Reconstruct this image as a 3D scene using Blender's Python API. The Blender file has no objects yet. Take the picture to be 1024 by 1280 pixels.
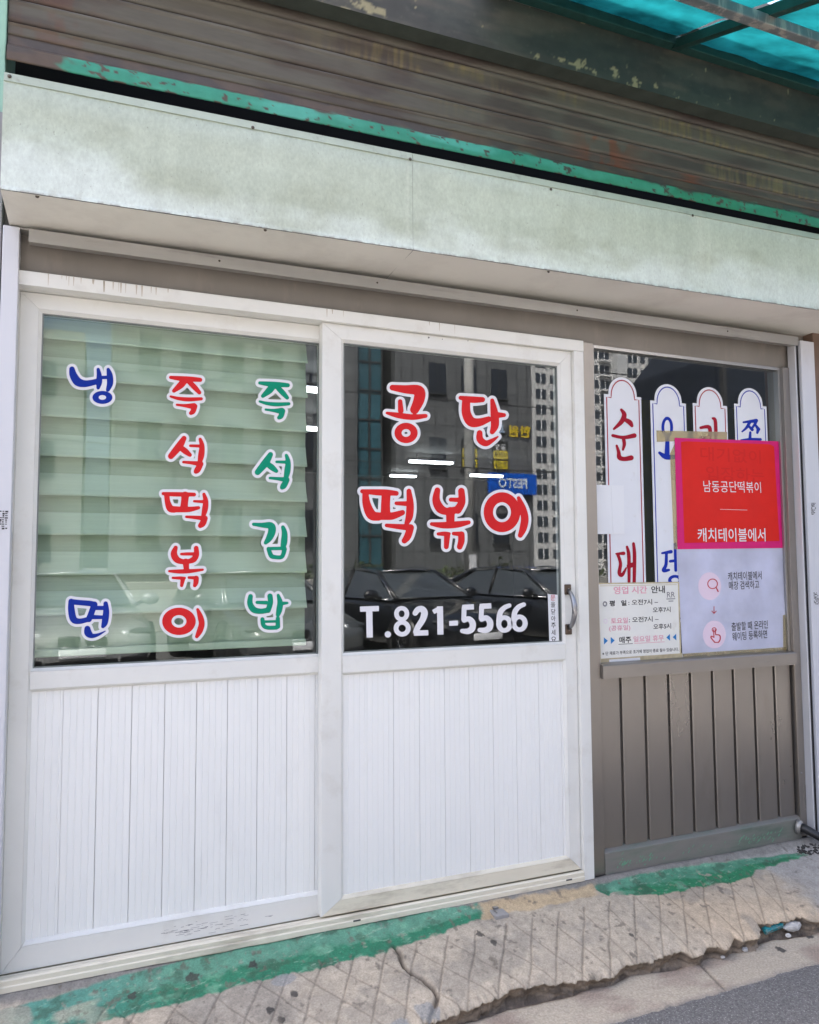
import bpy, bmesh, math, random
import numpy as np
from mathutils import Vector, Matrix

random.seed(7)
rng = np.random.default_rng(11)
scene = bpy.context.scene
COL = scene.collection
R = math.radians

# ------------------------------------------------------------------ camera
CAM = np.array([0.0, -2.75, 1.3247])
YAW, PITCH, ROLL = R(22.264), R(3.892), R(-0.318)
FPX = 950.0
_fw = np.array([math.sin(YAW)*math.cos(PITCH), math.cos(YAW)*math.cos(PITCH), math.sin(PITCH)])
_r0 = np.array([math.cos(YAW), -math.sin(YAW), 0.0])
_u0 = np.cross(_r0, _fw)
_rt = math.cos(ROLL)*_r0 + math.sin(ROLL)*_u0
_up = -math.sin(ROLL)*_r0 + math.cos(ROLL)*_u0
camd = bpy.data.cameras.new("camera")
cam = bpy.data.objects.new("camera", camd)
COL.objects.link(cam)
m = Matrix(((_rt[0], _up[0], -_fw[0], CAM[0]), (_rt[1], _up[1], -_fw[1], CAM[1]), (_rt[2], _up[2], -_fw[2], CAM[2]), (0, 0, 0, 1)))
cam.matrix_world = m
camd.sensor_fit = 'VERTICAL'
camd.sensor_height = 36.0
camd.lens = 36.0*FPX/1280.0
camd.clip_end = 2000
camd.clip_start = 0.05
scene.camera = cam

# ------------------------------------------------------------------ sky, sun, exposure
SUN_EL, SUN_AZ = R(56), R(322)          # the sun stands behind the shop: its front lies in open shade, the far side of the street is lit
w = bpy.data.worlds.new("World"); scene.world = w; w.use_nodes = True
nt = w.node_tree; nt.nodes.clear()
sky = nt.nodes.new("ShaderNodeTexSky"); sky.sky_type = 'NISHITA'; sky.sun_disc = False
sky.sun_elevation = SUN_EL; sky.sun_rotation = SUN_AZ; sky.air_density = 0.7; sky.dust_density = 9.0; sky.ozone_density = 1.0
bg = nt.nodes.new("ShaderNodeBackground"); bg.inputs[1].default_value = 0.15
out = nt.nodes.new("ShaderNodeOutputWorld")
nt.links.new(sky.outputs[0], bg.inputs[0]); nt.links.new(bg.outputs[0], out.inputs[0])
sund = bpy.data.lights.new("sun", 'SUN'); sund.energy = 3.5; sund.angle = R(1.0); sund.color = (1.0, 0.95, 0.88)
sun = bpy.data.objects.new("sun", sund); COL.objects.link(sun)
sd = Vector((math.sin(SUN_AZ)*math.cos(SUN_EL), math.cos(SUN_AZ)*math.cos(SUN_EL), math.sin(SUN_EL)))
sun.rotation_euler = (-sd).to_track_quat('-Z', 'Y').to_euler()
sun.location = (-3, -6, 8)
scene.view_settings.view_transform = 'Standard'
scene.view_settings.look = 'None'
scene.view_settings.exposure = 2.38
scene.view_settings.gamma = 1.0
scene.view_settings.use_curve_mapping = False
scene.render.engine = 'CYCLES'
scene.cycles.use_denoising = True
scene.cycles.max_bounces = 10
scene.cycles.transparent_max_bounces = 24
scene.cycles.caustics_reflective = False
scene.cycles.caustics_refractive = False

# ------------------------------------------------------------------ helpers
def at(px, py, y=0.0):
    """the point of the upright plane Y=y that the photograph shows at (px, py)"""
    d = _rt*((px-512.0)/FPX) + _up*(-(py-640.0)/FPX) + _fw
    return CAM + d*((y-CAM[1])/d[1])

def on_ramp(px, py, z0=-0.012, s=0.2):
    d = _rt*((px-512.0)/FPX) + _up*(-(py-640.0)/FPX) + _fw
    t = (z0 + s*CAM[1] - CAM[2])/(d[2]-s*d[1])
    return CAM + d*t

def S(r, g, b, k=1.0):
    def f(c):
        c /= 255.0
        return k*(c/12.92 if c <= 0.04045 else ((c+0.055)/1.055)**2.4)
    return (f(r), f(g), f(b), 1.0)

def rootloc(p):
    v = Vector((0, 0, 0))
    while p is not None:
        v += p.location; p = p.parent
    return v

def thing(name, label, cat, loc=(0, 0, 0), group=None, rz=0.0):
    o = bpy.data.objects.new(name, None); COL.objects.link(o)
    o.empty_display_size = 0.1
    o.location = loc; o.rotation_euler = (0, 0, rz)
    o["label"] = label; o["category"] = cat
    if group: o["group"] = group
    return o

def tag(o, label, cat, group=None):
    o["label"] = label; o["category"] = cat
    if group: o["group"] = group
    return o

def link(name, me, mat, parent=None, loc=(0, 0, 0)):
    o = bpy.data.objects.new(name, me); COL.objects.link(o)
    if mat is not None and len(me.materials) == 0: me.materials.append(mat)
    o.location = loc
    if parent is not None: o.parent = parent
    return o

def obj(name, vs, fs, mat, parent=None, smooth=False, world=True):
    """one mesh object; vs in world space unless the parent is rotated"""
    me = bpy.data.meshes.new(name)
    if parent is not None and world:
        l = rootloc(parent); vs = [(v[0]-l.x, v[1]-l.y, v[2]-l.z) for v in vs]
    me.from_pydata([tuple(map(float, v)) for v in vs], [], fs)
    me.update()
    if smooth: me.polygons.foreach_set('use_smooth', [True]*len(me.polygons))
    return link(name, me, mat, parent)

def structure(o): o["kind"] = "structure"; return o

class MB:
    """collects shapes for one mesh"""
    def __init__(s): s.v = []; s.f = []
    def add(s, vs, fs):
        b = len(s.v); s.v += [tuple(v) for v in vs]; s.f += [tuple(i+b for i in f) for f in fs]; return s
    def box(s, x0, x1, y0, y1, z0, z1, c=0.0):
        if c <= 0:
            vs = [(x0,y0,z0),(x1,y0,z0),(x1,y1,z0),(x0,y1,z0),(x0,y0,z1),(x1,y0,z1),(x1,y1,z1),(x0,y1,z1)]
            return s.add(vs, [(0,3,2,1),(4,5,6,7),(0,1,5,4),(1,2,6,5),(2,3,7,6),(3,0,4,7)])
        bm = bmesh.new(); bmesh.ops.create_cube(bm, size=1)
        for v in bm.verts:
            v.co = Vector(((x0+x1)/2+v.co.x*(x1-x0), (y0+y1)/2+v.co.y*(y1-y0), (z0+z1)/2+v.co.z*(z1-z0)))
        bmesh.ops.bevel(bm, geom=list(bm.edges), offset=c, segments=2, affect='EDGES', profile=0.5)
        s.bm(bm); return s
    def bm(s, bm):
        bm.verts.index_update()
        s.add([v.co[:] for v in bm.verts], [tuple(v.index for v in f.verts) for f in bm.faces]); bm.free(); return s
    def tube(s, pts, r, n=8, cap=True):
        pts = [Vector(p) for p in pts]; rs = r if isinstance(r, (list, tuple)) else [r]*len(pts)
        rings = []
        for i, p in enumerate(pts):
            d = (pts[min(i+1, len(pts)-1)]-pts[max(i-1, 0)]).normalized()
            a = d.cross(Vector((0, 0, 1)))
            if a.length < 1e-3: a = d.cross(Vector((1, 0, 0)))
            a.normalize(); b = a.cross(d)
            rings.append([p + (a*math.cos(2*math.pi*k/n)+b*math.sin(2*math.pi*k/n))*rs[i] for k in range(n)])
        vs = [q for rg in rings for q in rg]; fs = []
        for i in range(len(pts)-1):
            for k in range(n):
                fs.append((i*n+k, i*n+(k+1) % n, (i+1)*n+(k+1) % n, (i+1)*n+k))
        if cap:
            fs.append(tuple(range(n))[::-1]); fs.append(tuple(range((len(pts)-1)*n, len(pts)*n)))
        return s.add(vs, fs)
    def prism(s, poly, axis, a, b):
        """poly of 2-D points extruded along axis from a to b"""
        n = len(poly)
        def P(p, t): return {'x': (t, p[0], p[1]), 'y': (p[0], t, p[1]), 'z': (p[0], p[1], t)}[axis]
        vs = [P(p, a) for p in poly] + [P(p, b) for p in poly]
        fs = [tuple(range(n)), tuple(range(2*n-1, n-1, -1))] + [(i, i+n, (i+1) % n+n, (i+1) % n) for i in range(n)]
        return s.add(vs, fs)
    def build(s, name, mat, parent=None, smooth=False, world=True):
        o = obj(name, s.v, s.f, mat, parent, smooth, world)
        bm = bmesh.new(); bm.from_mesh(o.data); bmesh.ops.recalc_face_normals(bm, faces=bm.faces); bm.to_mesh(o.data); bm.free()
        return o

# numpy noise
def vnoise(x, y, seed=0):
    xi = np.floor(x).astype(np.int64); yi = np.floor(y).astype(np.int64)
    xf = x-xi; yf = y-yi
    def h(a, b):
        n = (a*374761393 + b*668265263 + seed*974711) & 0x7fffffff
        n = ((n ^ (n >> 13))*1274126177) & 0x7fffffff
        return ((n ^ (n >> 16)) & 0xffff)/65535.0
    u = xf*xf*(3-2*xf); v = yf*yf*(3-2*yf)
    return (h(xi, yi)*(1-u)+h(xi+1, yi)*u)*(1-v) + (h(xi, yi+1)*(1-u)+h(xi+1, yi+1)*u)*v
def fbm(x, y, o=4, seed=0):
    r = 0; a = 0.5; t = 0
    for i in range(o):
        r = r + a*vnoise(x*2**i+i*17.3, y*2**i+i*9.1, seed+i); t += a; a *= 0.5
    return r/t
def sstep(a, b, x):
    t = np.clip((x-a)/(b-a), 0, 1); return t*t*(3-2*t)
def mixc(c, d, m):
    return c*(1-m[..., None]) + np.array(d[:3])*m[..., None]

def grid(name, P, mat, parent=None, colors=None, smooth=True, flip=False):
    """P: (n, m, 3) array of world points -> one sheet, with a colour attribute"""
    n, mm = P.shape[:2]
    V = P.reshape(-1, 3)
    if parent is not None: V = V - np.array(rootloc(parent))
    i = np.arange(n-1)[:, None]*mm + np.arange(mm-1)[None, :]
    F = np.stack([i, i+1, i+mm+1, i+mm], -1).reshape(-1, 4)
    if flip: F = F[:, ::-1]
    me = bpy.data.meshes.new(name)
    me.vertices.add(len(V)); me.vertices.foreach_set('co', V.astype(np.float32).ravel())
    me.loops.add(F.size); me.loops.foreach_set('vertex_index', F.astype(np.int32).ravel())
    me.polygons.add(len(F)); me.polygons.foreach_set('loop_start', np.arange(0, F.size, 4, dtype=np.int32))
    if smooth: me.polygons.foreach_set('use_smooth', np.ones(len(F), dtype=bool))
    me.update(calc_edges=True)
    if colors is not None:
        at_ = me.color_attributes.new('Col', 'FLOAT_COLOR', 'POINT')
        c = np.ones((len(V), 4), np.float32); c[:, :3] = colors.reshape(-1, 3)
        at_.data.foreach_set('color', c.ravel())
    return link(name, me, mat, parent)

# ------------------------------------------------------------------ materials
def pm(name, col, rough=0.5, metal=0.0, var=0.0, vscale=8.0, stretch=(1, 1, 1), bump=0.0, bscale=200.0, bdist=0.002,
       dirt=None, dscale=3.0, dlo=0.5, dhi=0.75, attr=False, spec=0.5, rvar=0.0, coat=0.0, speck=None, sscale=60.0, slo=.62):
    mt = bpy.data.materials.new(name); mt.use_nodes = True
    t = mt.node_tree; p = t.nodes["Principled BSDF"]; L = t.links.new
    p.inputs['Roughness'].default_value = rough; p.inputs['Metallic'].default_value = metal
    p.inputs['Specular IOR Level'].default_value = spec
    if coat: p.inputs['Coat Weight'].default_value = coat; p.inputs['Coat Roughness'].default_value = 0.05
    g = t.nodes.new("ShaderNodeNewGeometry"); mp = t.nodes.new("ShaderNodeMapping")
    mp.inputs['Scale'].default_value = stretch; L(g.outputs['Position'], mp.inputs['Vector'])
    if attr:
        a = t.nodes.new("ShaderNodeAttribute"); a.attribute_name = 'Col'; base = a.outputs['Color']
    else:
        rgb = t.nodes.new("ShaderNodeRGB"); rgb.outputs[0].default_value = col; base = rgb.outputs[0]
    def noise(scale, detail=6, rough_=0.6):
        n = t.nodes.new("ShaderNodeTexNoise"); n.inputs['Scale'].default_value = scale
        n.inputs['Detail'].default_value = detail; n.inputs['Roughness'].default_value = rough_
        L(mp.outputs[0], n.inputs['Vector']); return n
    if var:
        n = noise(vscale); mr = t.nodes.new("ShaderNodeMapRange")
        mr.inputs[1].default_value = 0.3; mr.inputs[2].default_value = 0.7
        mr.inputs[3].default_value = 1-var; mr.inputs[4].default_value = 1+var; L(n.outputs[0], mr.inputs[0])
        mx = t.nodes.new("ShaderNodeMix"); mx.data_type = 'RGBA'; mx.blend_type = 'MULTIPLY'; mx.inputs[0].default_value = 1
        L(base, mx.inputs[6]); L(mr.outputs[0], mx.inputs[7]); base = mx.outputs[2]
    def layer(base, c, scale, lo, hi, det):
        n = noise(scale, det, 0.65); mr = t.nodes.new("ShaderNodeMapRange")
        mr.inputs[1].default_value = lo; mr.inputs[2].default_value = hi
        mr.inputs[4].default_value = c[3] if len(c) > 3 else 1
        L(n.outputs[0], mr.inputs[0]); mx = t.nodes.new("ShaderNodeMix"); mx.data_type = 'RGBA'
        L(mr.outputs[0], mx.inputs[0]); L(base, mx.inputs[6]); mx.inputs[7].default_value = (c[0], c[1], c[2], 1); return mx.outputs[2]
    if dirt: base = layer(base, dirt, dscale, dlo, dhi, 8)
    if speck: base = layer(base, speck, sscale, slo, slo+0.04, 3)
    L(base, p.inputs['Base Color'])
    if rvar:
        n = noise(vscale*0.7); mr = t.nodes.new("ShaderNodeMapRange"); mr.inputs[1].default_value = .3; mr.inputs[2].default_value = .7
        mr.inputs[3].default_value = max(0, rough-rvar); mr.inputs[4].default_value = min(1, rough+rvar)
        L(n.outputs[0], mr.inputs[0]); L(mr.outputs[0], p.inputs['Roughness'])
    if bump:
        n = noise(bscale, 4); b = t.nodes.new("ShaderNodeBump"); b.inputs['Strength'].default_value = bump
        b.inputs['Distance'].default_value = bdist; L(n.outputs[0], b.inputs['Height']); L(b.outputs[0], p.inputs['Normal'])
    return mt

def glass_mat(name, ior, tint):
    mt = bpy.data.materials.new(name); mt.use_nodes = True; t = mt.node_tree; t.nodes.clear(); L = t.links.new
    o = t.nodes.new("ShaderNodeOutputMaterial"); mx = t.nodes.new("ShaderNodeMixShader"); fr = t.nodes.new("ShaderNodeFresnel")
    tr = t.nodes.new("ShaderNodeBsdfTransparent"); gl = t.nodes.new("ShaderNodeBsdfGlossy")
    g0 = t.nodes.new("ShaderNodeNewGeometry"); mi = t.nodes.new("ShaderNodeMix"); mi.inputs[2].default_value = ior; mi.inputs[3].default_value = 1.0/ior
    L(g0.outputs['Backfacing'], mi.inputs[0]); L(mi.outputs[0], fr.inputs[0])      # the pane is thin: the same reflectance on leaving it
    tr.inputs[0].default_value = tint; gl.inputs['Roughness'].default_value = 0.0
    gl.inputs[0].default_value = (0.93, 0.97, 1.0, 1)
    g = t.nodes.new("ShaderNodeNewGeometry"); n = t.nodes.new("ShaderNodeTexNoise"); n.inputs['Scale'].default_value = 1.7; n.inputs['Detail'].default_value = 1
    L(g.outputs['Position'], n.inputs['Vector']); b = t.nodes.new("ShaderNodeBump"); b.inputs['Strength'].default_value = 0.02; b.inputs['Distance'].default_value = 0.02
    L(n.outputs[0], b.inputs['Height']); L(b.outputs[0], gl.inputs['Normal'])
    L(fr.outputs[0], mx.inputs[0]); L(tr.outputs[0], mx.inputs[1]); L(gl.outputs[0], mx.inputs[2]); L(mx.outputs[0], o.inputs[0])
    return mt

def emit_mat(name, col, s):
    mt = bpy.data.materials.new(name); mt.use_nodes = True; p = mt.node_tree.nodes["Principled BSDF"]
    p.inputs['Base Color'].default_value = (.8, .8, .8, 1); p.inputs['Emission Color'].default_value = col; p.inputs['Emission Strength'].default_value = s
    return mt

def thin_mat(name, col, transl, transp, dark=.82):
    """thin sheet (paper, plastic): diffuse + translucent + see-through"""
    mt = bpy.data.materials.new(name); mt.use_nodes = True; t = mt.node_tree; t.nodes.clear(); L = t.links.new
    o = t.nodes.new("ShaderNodeOutputMaterial"); d = t.nodes.new("ShaderNodeBsdfDiffuse"); tl = t.nodes.new("ShaderNodeBsdfTranslucent"); tp = t.nodes.new("ShaderNodeBsdfTransparent")
    g = t.nodes.new("ShaderNodeNewGeometry"); n = t.nodes.new("ShaderNodeTexNoise"); n.inputs['Scale'].default_value = 5; n.inputs['Detail'].default_value = 7
    L(g.outputs['Position'], n.inputs['Vector']); mr = t.nodes.new("ShaderNodeMapRange"); mr.inputs[1].default_value = .3; mr.inputs[2].default_value = .7
    mr.inputs[3].default_value = dark; mr.inputs[4].default_value = 1.1; L(n.outputs[0], mr.inputs[0])
    mx = t.nodes.new("ShaderNodeMix"); mx.data_type = 'RGBA'; mx.blend_type = 'MULTIPLY'; mx.inputs[0].default_value = 1; mx.inputs[6].default_value = col; L(mr.outputs[0], mx.inputs[7])
    for s in (d, tl): L(mx.outputs[2], s.inputs[0])
    tp.inputs[0].default_value = col
    a = t.nodes.new("ShaderNodeMixShader"); a.inputs[0].default_value = transl; L(d.outputs[0], a.inputs[1]); L(tl.outputs[0], a.inputs[2])
    b = t.nodes.new("ShaderNodeMixShader"); b.inputs[0].default_value = transp; L(a.outputs[0], b.inputs[1]); L(tp.outputs[0], b.inputs[2]); L(b.outputs[0], o.inputs[0])
    return mt

MAT = {}
MAT['pvc'] = pm('white_pvc', (.75, .75, .715, 1), .38, var=.04, vscale=3, dirt=(.48, .44, .37, .5), dscale=7, dlo=.54, dhi=.85, bump=.05, bscale=60)
MAT['pvc_low'] = pm('yellowed_pvc', (.74, .69, .56, 1), .45, var=.05, vscale=5, dirt=(.34, .29, .22, .75), dscale=7, dlo=.5, dhi=.75, bump=.08, bscale=80, stretch=(.5, 1, 2))
MAT['plank'] = pm('white_pvc_plank', (.85, .855, .835, 1), .42, var=.015, vscale=2, dirt=(.62, .60, .56, .4), dscale=5, dlo=.6, dhi=.9, stretch=(1, 1, .5))
MAT['bead'] = pm('white_pvc_bead', (.74, .75, .77, 1), .4, var=.04, vscale=4, dirt=(.4, .37, .33, .45), dscale=10, dlo=.58, dhi=.85)
MAT['seam'] = pm('dark_gasket', (.06, .06, .06, 1), .7)
MAT['post'] = pm('white_post_paint', (.60, .61, .65, 1), .35, var=.04, vscale=2.5, dirt=(.35, .33, .30, .5), dscale=4, dlo=.62, dhi=.85, stretch=(1, 1, .4))
MAT['bronze'] = pm('brown_brushed_metal', (.29, .268, .245, 1), .30, .8, var=.05, vscale=1.5, stretch=(1.5, 1.5, .6), bump=.02, bscale=60, rvar=.06, dirt=(.17, .15, .135, .5), dscale=3, dlo=.55, dhi=.8)
MAT['bronze_h'] = pm('brown_brushed_metal_flat', (.30, .278, .255, 1), .32, .7, var=.05, vscale=2, stretch=(.6, 2, 2), bump=.02, bscale=60, rvar=.06, dirt=(.17, .15, .135, .5), dscale=3, dlo=.55, dhi=.8)
MAT['lintel'] = pm('brown_painted_lintel', (.24, .217, .19, 1), .5, .15, var=.14, vscale=2.5, dirt=(.36, .30, .25, .55), dscale=12, dlo=.55, dhi=.8, stretch=(1, 1, .35), bump=.1, bscale=40)
MAT['alu'] = pm('dull_aluminium', (.40, .39, .37, 1), .40, .6, var=.1, vscale=3, stretch=(.5, 4, 4), dirt=(.16, .14, .12, .6), dscale=8, dlo=.56, dhi=.8)
MAT['soffit'] = pm('beige_soffit_metal', (.76, .745, .68, 1), .5, .0, var=.05, vscale=2, dirt=(.52, .49, .44, .6), dscale=2.5, dlo=.5, dhi=.75, bump=.08, bscale=30)
MAT['fascia'] = pm('mint_fascia_paint', (.5, .5, .5, 1), .55, attr=True, var=.10, vscale=110, bump=.18, bscale=260, speck=(.24, .25, .20, .55), sscale=120, slo=.66, stretch=(1, 1, .6))
MAT['fascia_edge'] = pm('mint_fascia_lip', S(164, 175, 160), .5, var=.08, vscale=10, dirt=(.2, .2, .17, .6), dscale=25, dlo=.56, dhi=.75)
MAT['screw'] = pm('rusty_screw', (.10, .085, .07, 1), .55, .7, var=.3, vscale=300)
MAT['slat'] = pm('weathered_shutter_steel', (.1, .1, .1, 1), .62, .2, attr=True, var=.10, vscale=30, stretch=(.4, 1, 2.5), bump=.15, bscale=120)
MAT['green_rail'] = pm('green_rail_paint', (.1, .1, .1, 1), .5, attr=True, var=.1, vscale=25, bump=.2, bscale=150)
MAT['beam'] = pm('dark_green_beam_paint', (.1, .1, .1, 1), .6, attr=True, var=.15, vscale=14, bump=.2, bscale=90)
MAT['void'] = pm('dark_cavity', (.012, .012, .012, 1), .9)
MAT['rib'] = pm('dark_green_rib', (.02, .07, .06, 1), .5, .3, var=.2, vscale=20)
MAT['purlin'] = pm('worn_purlin', (.20, .21, .22, 1), .5, .4, var=.2, vscale=10, dirt=(.42, .38, .34, .9), dscale=20, dlo=.5, dhi=.6, stretch=(1, 1, .2))
MAT['teal'] = thin_mat('teal_plastic_sheet', (.006, .105, .122, 1), .7, .03, .3)
MAT['glass'] = glass_mat('window_glass', 1.54, (.95, .975, .97, 1))
MAT['glass_old'] = glass_mat('old_window_glass', 1.55, (.95, .97, .965, 1))
MAT['blind'] = pm('green_blind_fabric', (.46, .565, .42, 1), .85, var=.05, vscale=40, stretch=(.08, 1, 3), bump=.15, bscale=300, spec=.1)
MAT['blind_back'] = pm('green_sheer_fabric', (.35, .44, .315, 1), .9, var=.06, vscale=60, stretch=(.08, 1, 3), spec=.1)
MAT['red'] = pm('red_vinyl', S(222, 36, 40, .86), .5, var=.03, vscale=10, spec=.2)
MAT['green'] = pm('green_vinyl', S(0, 154, 120, .8), .5, var=.03, vscale=10, spec=.2)
MAT['blue'] = pm('blue_vinyl', S(4, 46, 158, .85), .5, var=.03, vscale=10, spec=.2)
MAT['white'] = pm('white_vinyl', (.74, .74, .77, 1), .5, var=.02, vscale=10, spec=.25)
MAT['strip'] = pm('white_menu_film', (.72, .735, .78, 1), .45, var=.03, vscale=6, dirt=(.5, .47, .42, .4), dscale=18, dlo=.6, dhi=.75)
MAT['maroon'] = pm('maroon_vinyl', S(164, 10, 40, .9), .5, spec=.2)
MAT['navy'] = pm('blue_print', S(14, 50, 172, .85), .5, spec=.2)
MAT['poster_red'] = pm('red_poster_print', S(224, 36, 26, .92), .5, var=.05, vscale=8, spec=.25)
MAT['poster_red2'] = pm('faded_red_print', S(214, 32, 25, .92), .5, spec=.25)
MAT['magenta'] = pm('magenta_tape', S(222, 34, 120, .88), .5, spec=.25, var=.05, vscale=20)
MAT['poster_white'] = thin_mat('thin_poster_paper', (.80, .815, .95, 1), .25, .16)
MAT['tape'] = thin_mat('yellowed_tape', (.86, .80, .64, 1), .2, .74)
MAT['paper'] = pm('white_paper', (.76, .77, .80, 1), .6, var=.02, vscale=6)
MAT['notice'] = pm('laminated_notice', (.76, .76, .72, 1), .3, var=.03, vscale=6, dirt=(.5, .44, .32, .4), dscale=14, dlo=.6, dhi=.8)
MAT['notice_edge'] = pm('yellowed_notice_edge', (.50, .43, .28, 1), .5, var=.2, vscale=30)
MAT['ink'] = pm('black_ink', (.025, .025, .03, 1), .5)
MAT['grey_ink'] = pm('grey_ink', (.16, .16, .19, 1), .5)
MAT['pink_ink'] = pm('faded_pink_ink', S(226, 160, 178), .5)
MAT['pink_pale'] = pm('pale_pink_ink', S(226, 206, 222), .5)
MAT['blue_ink'] = pm('bright_blue_ink', S(20, 120, 190), .5)
MAT['red_ink'] = pm('red_ink', S(190, 60, 70), .5)
MAT['bronze_handle'] = pm('dark_bronze_handle', (.10, .075, .06, 1), .35, .8, var=.2, vscale=60)
MAT['steel'] = pm('grey_steel_handle', (.34, .34, .35, 1), .3, .9)
MAT['brownwall'] = pm('brown_pier_paint', (.16, .10, .07, 1), .7, var=.15, vscale=10)
MAT['pilaster'] = pm('pale_green_pilaster', S(150, 190, 170), .6, var=.08, vscale=5)
MAT['ramp'] = pm('scored_concrete', (.3, .3, .3, 1), .85, attr=True, var=.20, vscale=150, bump=.5, bscale=180, bdist=.003, speck=(.14, .12, .10, .6), sscale=120, slo=.66)
MAT['gutter'] = pm('gutter_concrete', (.3, .3, .3, 1), .88, attr=True, var=.24, vscale=130, bump=.6, bscale=160, bdist=.004, speck=(.5, .48, .45, .5), sscale=260, slo=.66)
def asphalt_mat():
    mt = pm('asphalt', (.185, .182, .18, 1), .85, var=.40, vscale=130, bump=1.0, bscale=190, bdist=.012, speck=(.46, .45, .43, .9), sscale=150, slo=.60)
    return mt
MAT['asphalt'] = asphalt_mat()
MAT['black_pipe'] = pm('black_rubber_hose', (.015, .015, .016, 1), .4)
MAT['white_pipe'] = pm('white_plastic_pipe', (.62, .62, .60, 1), .4)
MAT['stone'] = pm('pale_stone', (.5, .49, .47, 1), .8, var=.15, vscale=30)
MAT['tealshard'] = pm('teal_glazed_shard', S(40, 140, 150), .35, var=.35, vscale=40, dirt=(.3, .28, .24, .8), dscale=40, dlo=.5, dhi=.6)
MAT['kick'] = pm('green_stained_kick_metal', (.25, .235, .215, 1), .5, .3, var=.15, vscale=5, dirt=(.10, .155, .115, .85), dscale=5, dlo=.42, dhi=.68, bump=.1, bscale=60, stretch=(.6, 3, 3))

# ================================================================== THE SETTING: ground
# --- scored concrete ramp in front of the shop, with its broken outer edge
EDGE = np.array([(-.8,-.475),(.5,-.47),(.95,-.455),(1.007,-.455),(1.21,-.447),(1.32,-.414),(1.45,-.425),(1.618,-.447),(1.667,-.456),(1.788,-.424),
    (1.891,-.431),(1.947,-.421),(2.034,-.428),(2.05,-.458),(2.094,-.466),(2.151,-.444),(2.205,-.462),(2.282,-.438),(2.30,-.458),(2.368,-.465),(2.425,-.43),
    (2.445,-.395),(2.57,-.398),(2.585,-.405),(2.649,-.403),(2.716,-.443),(2.85,-.46),(4.2,-.465)])
def seg_dist(X, Y, pts):
    d = np.full(X.shape, 9.0)
    for a, b in zip(pts[:-1], pts[1:]):
        a = np.array(a[:2]); b = np.array(b[:2]); ab = b-a
        t = np.clip(((X-a[0])*ab[0]+(Y-a[1])*ab[1])/max(1e-9, ab@ab), 0, 1)
        d = np.minimum(d, np.hypot(X-a[0]-t*ab[0], Y-a[1]-t*ab[1]))
    return d
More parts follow.
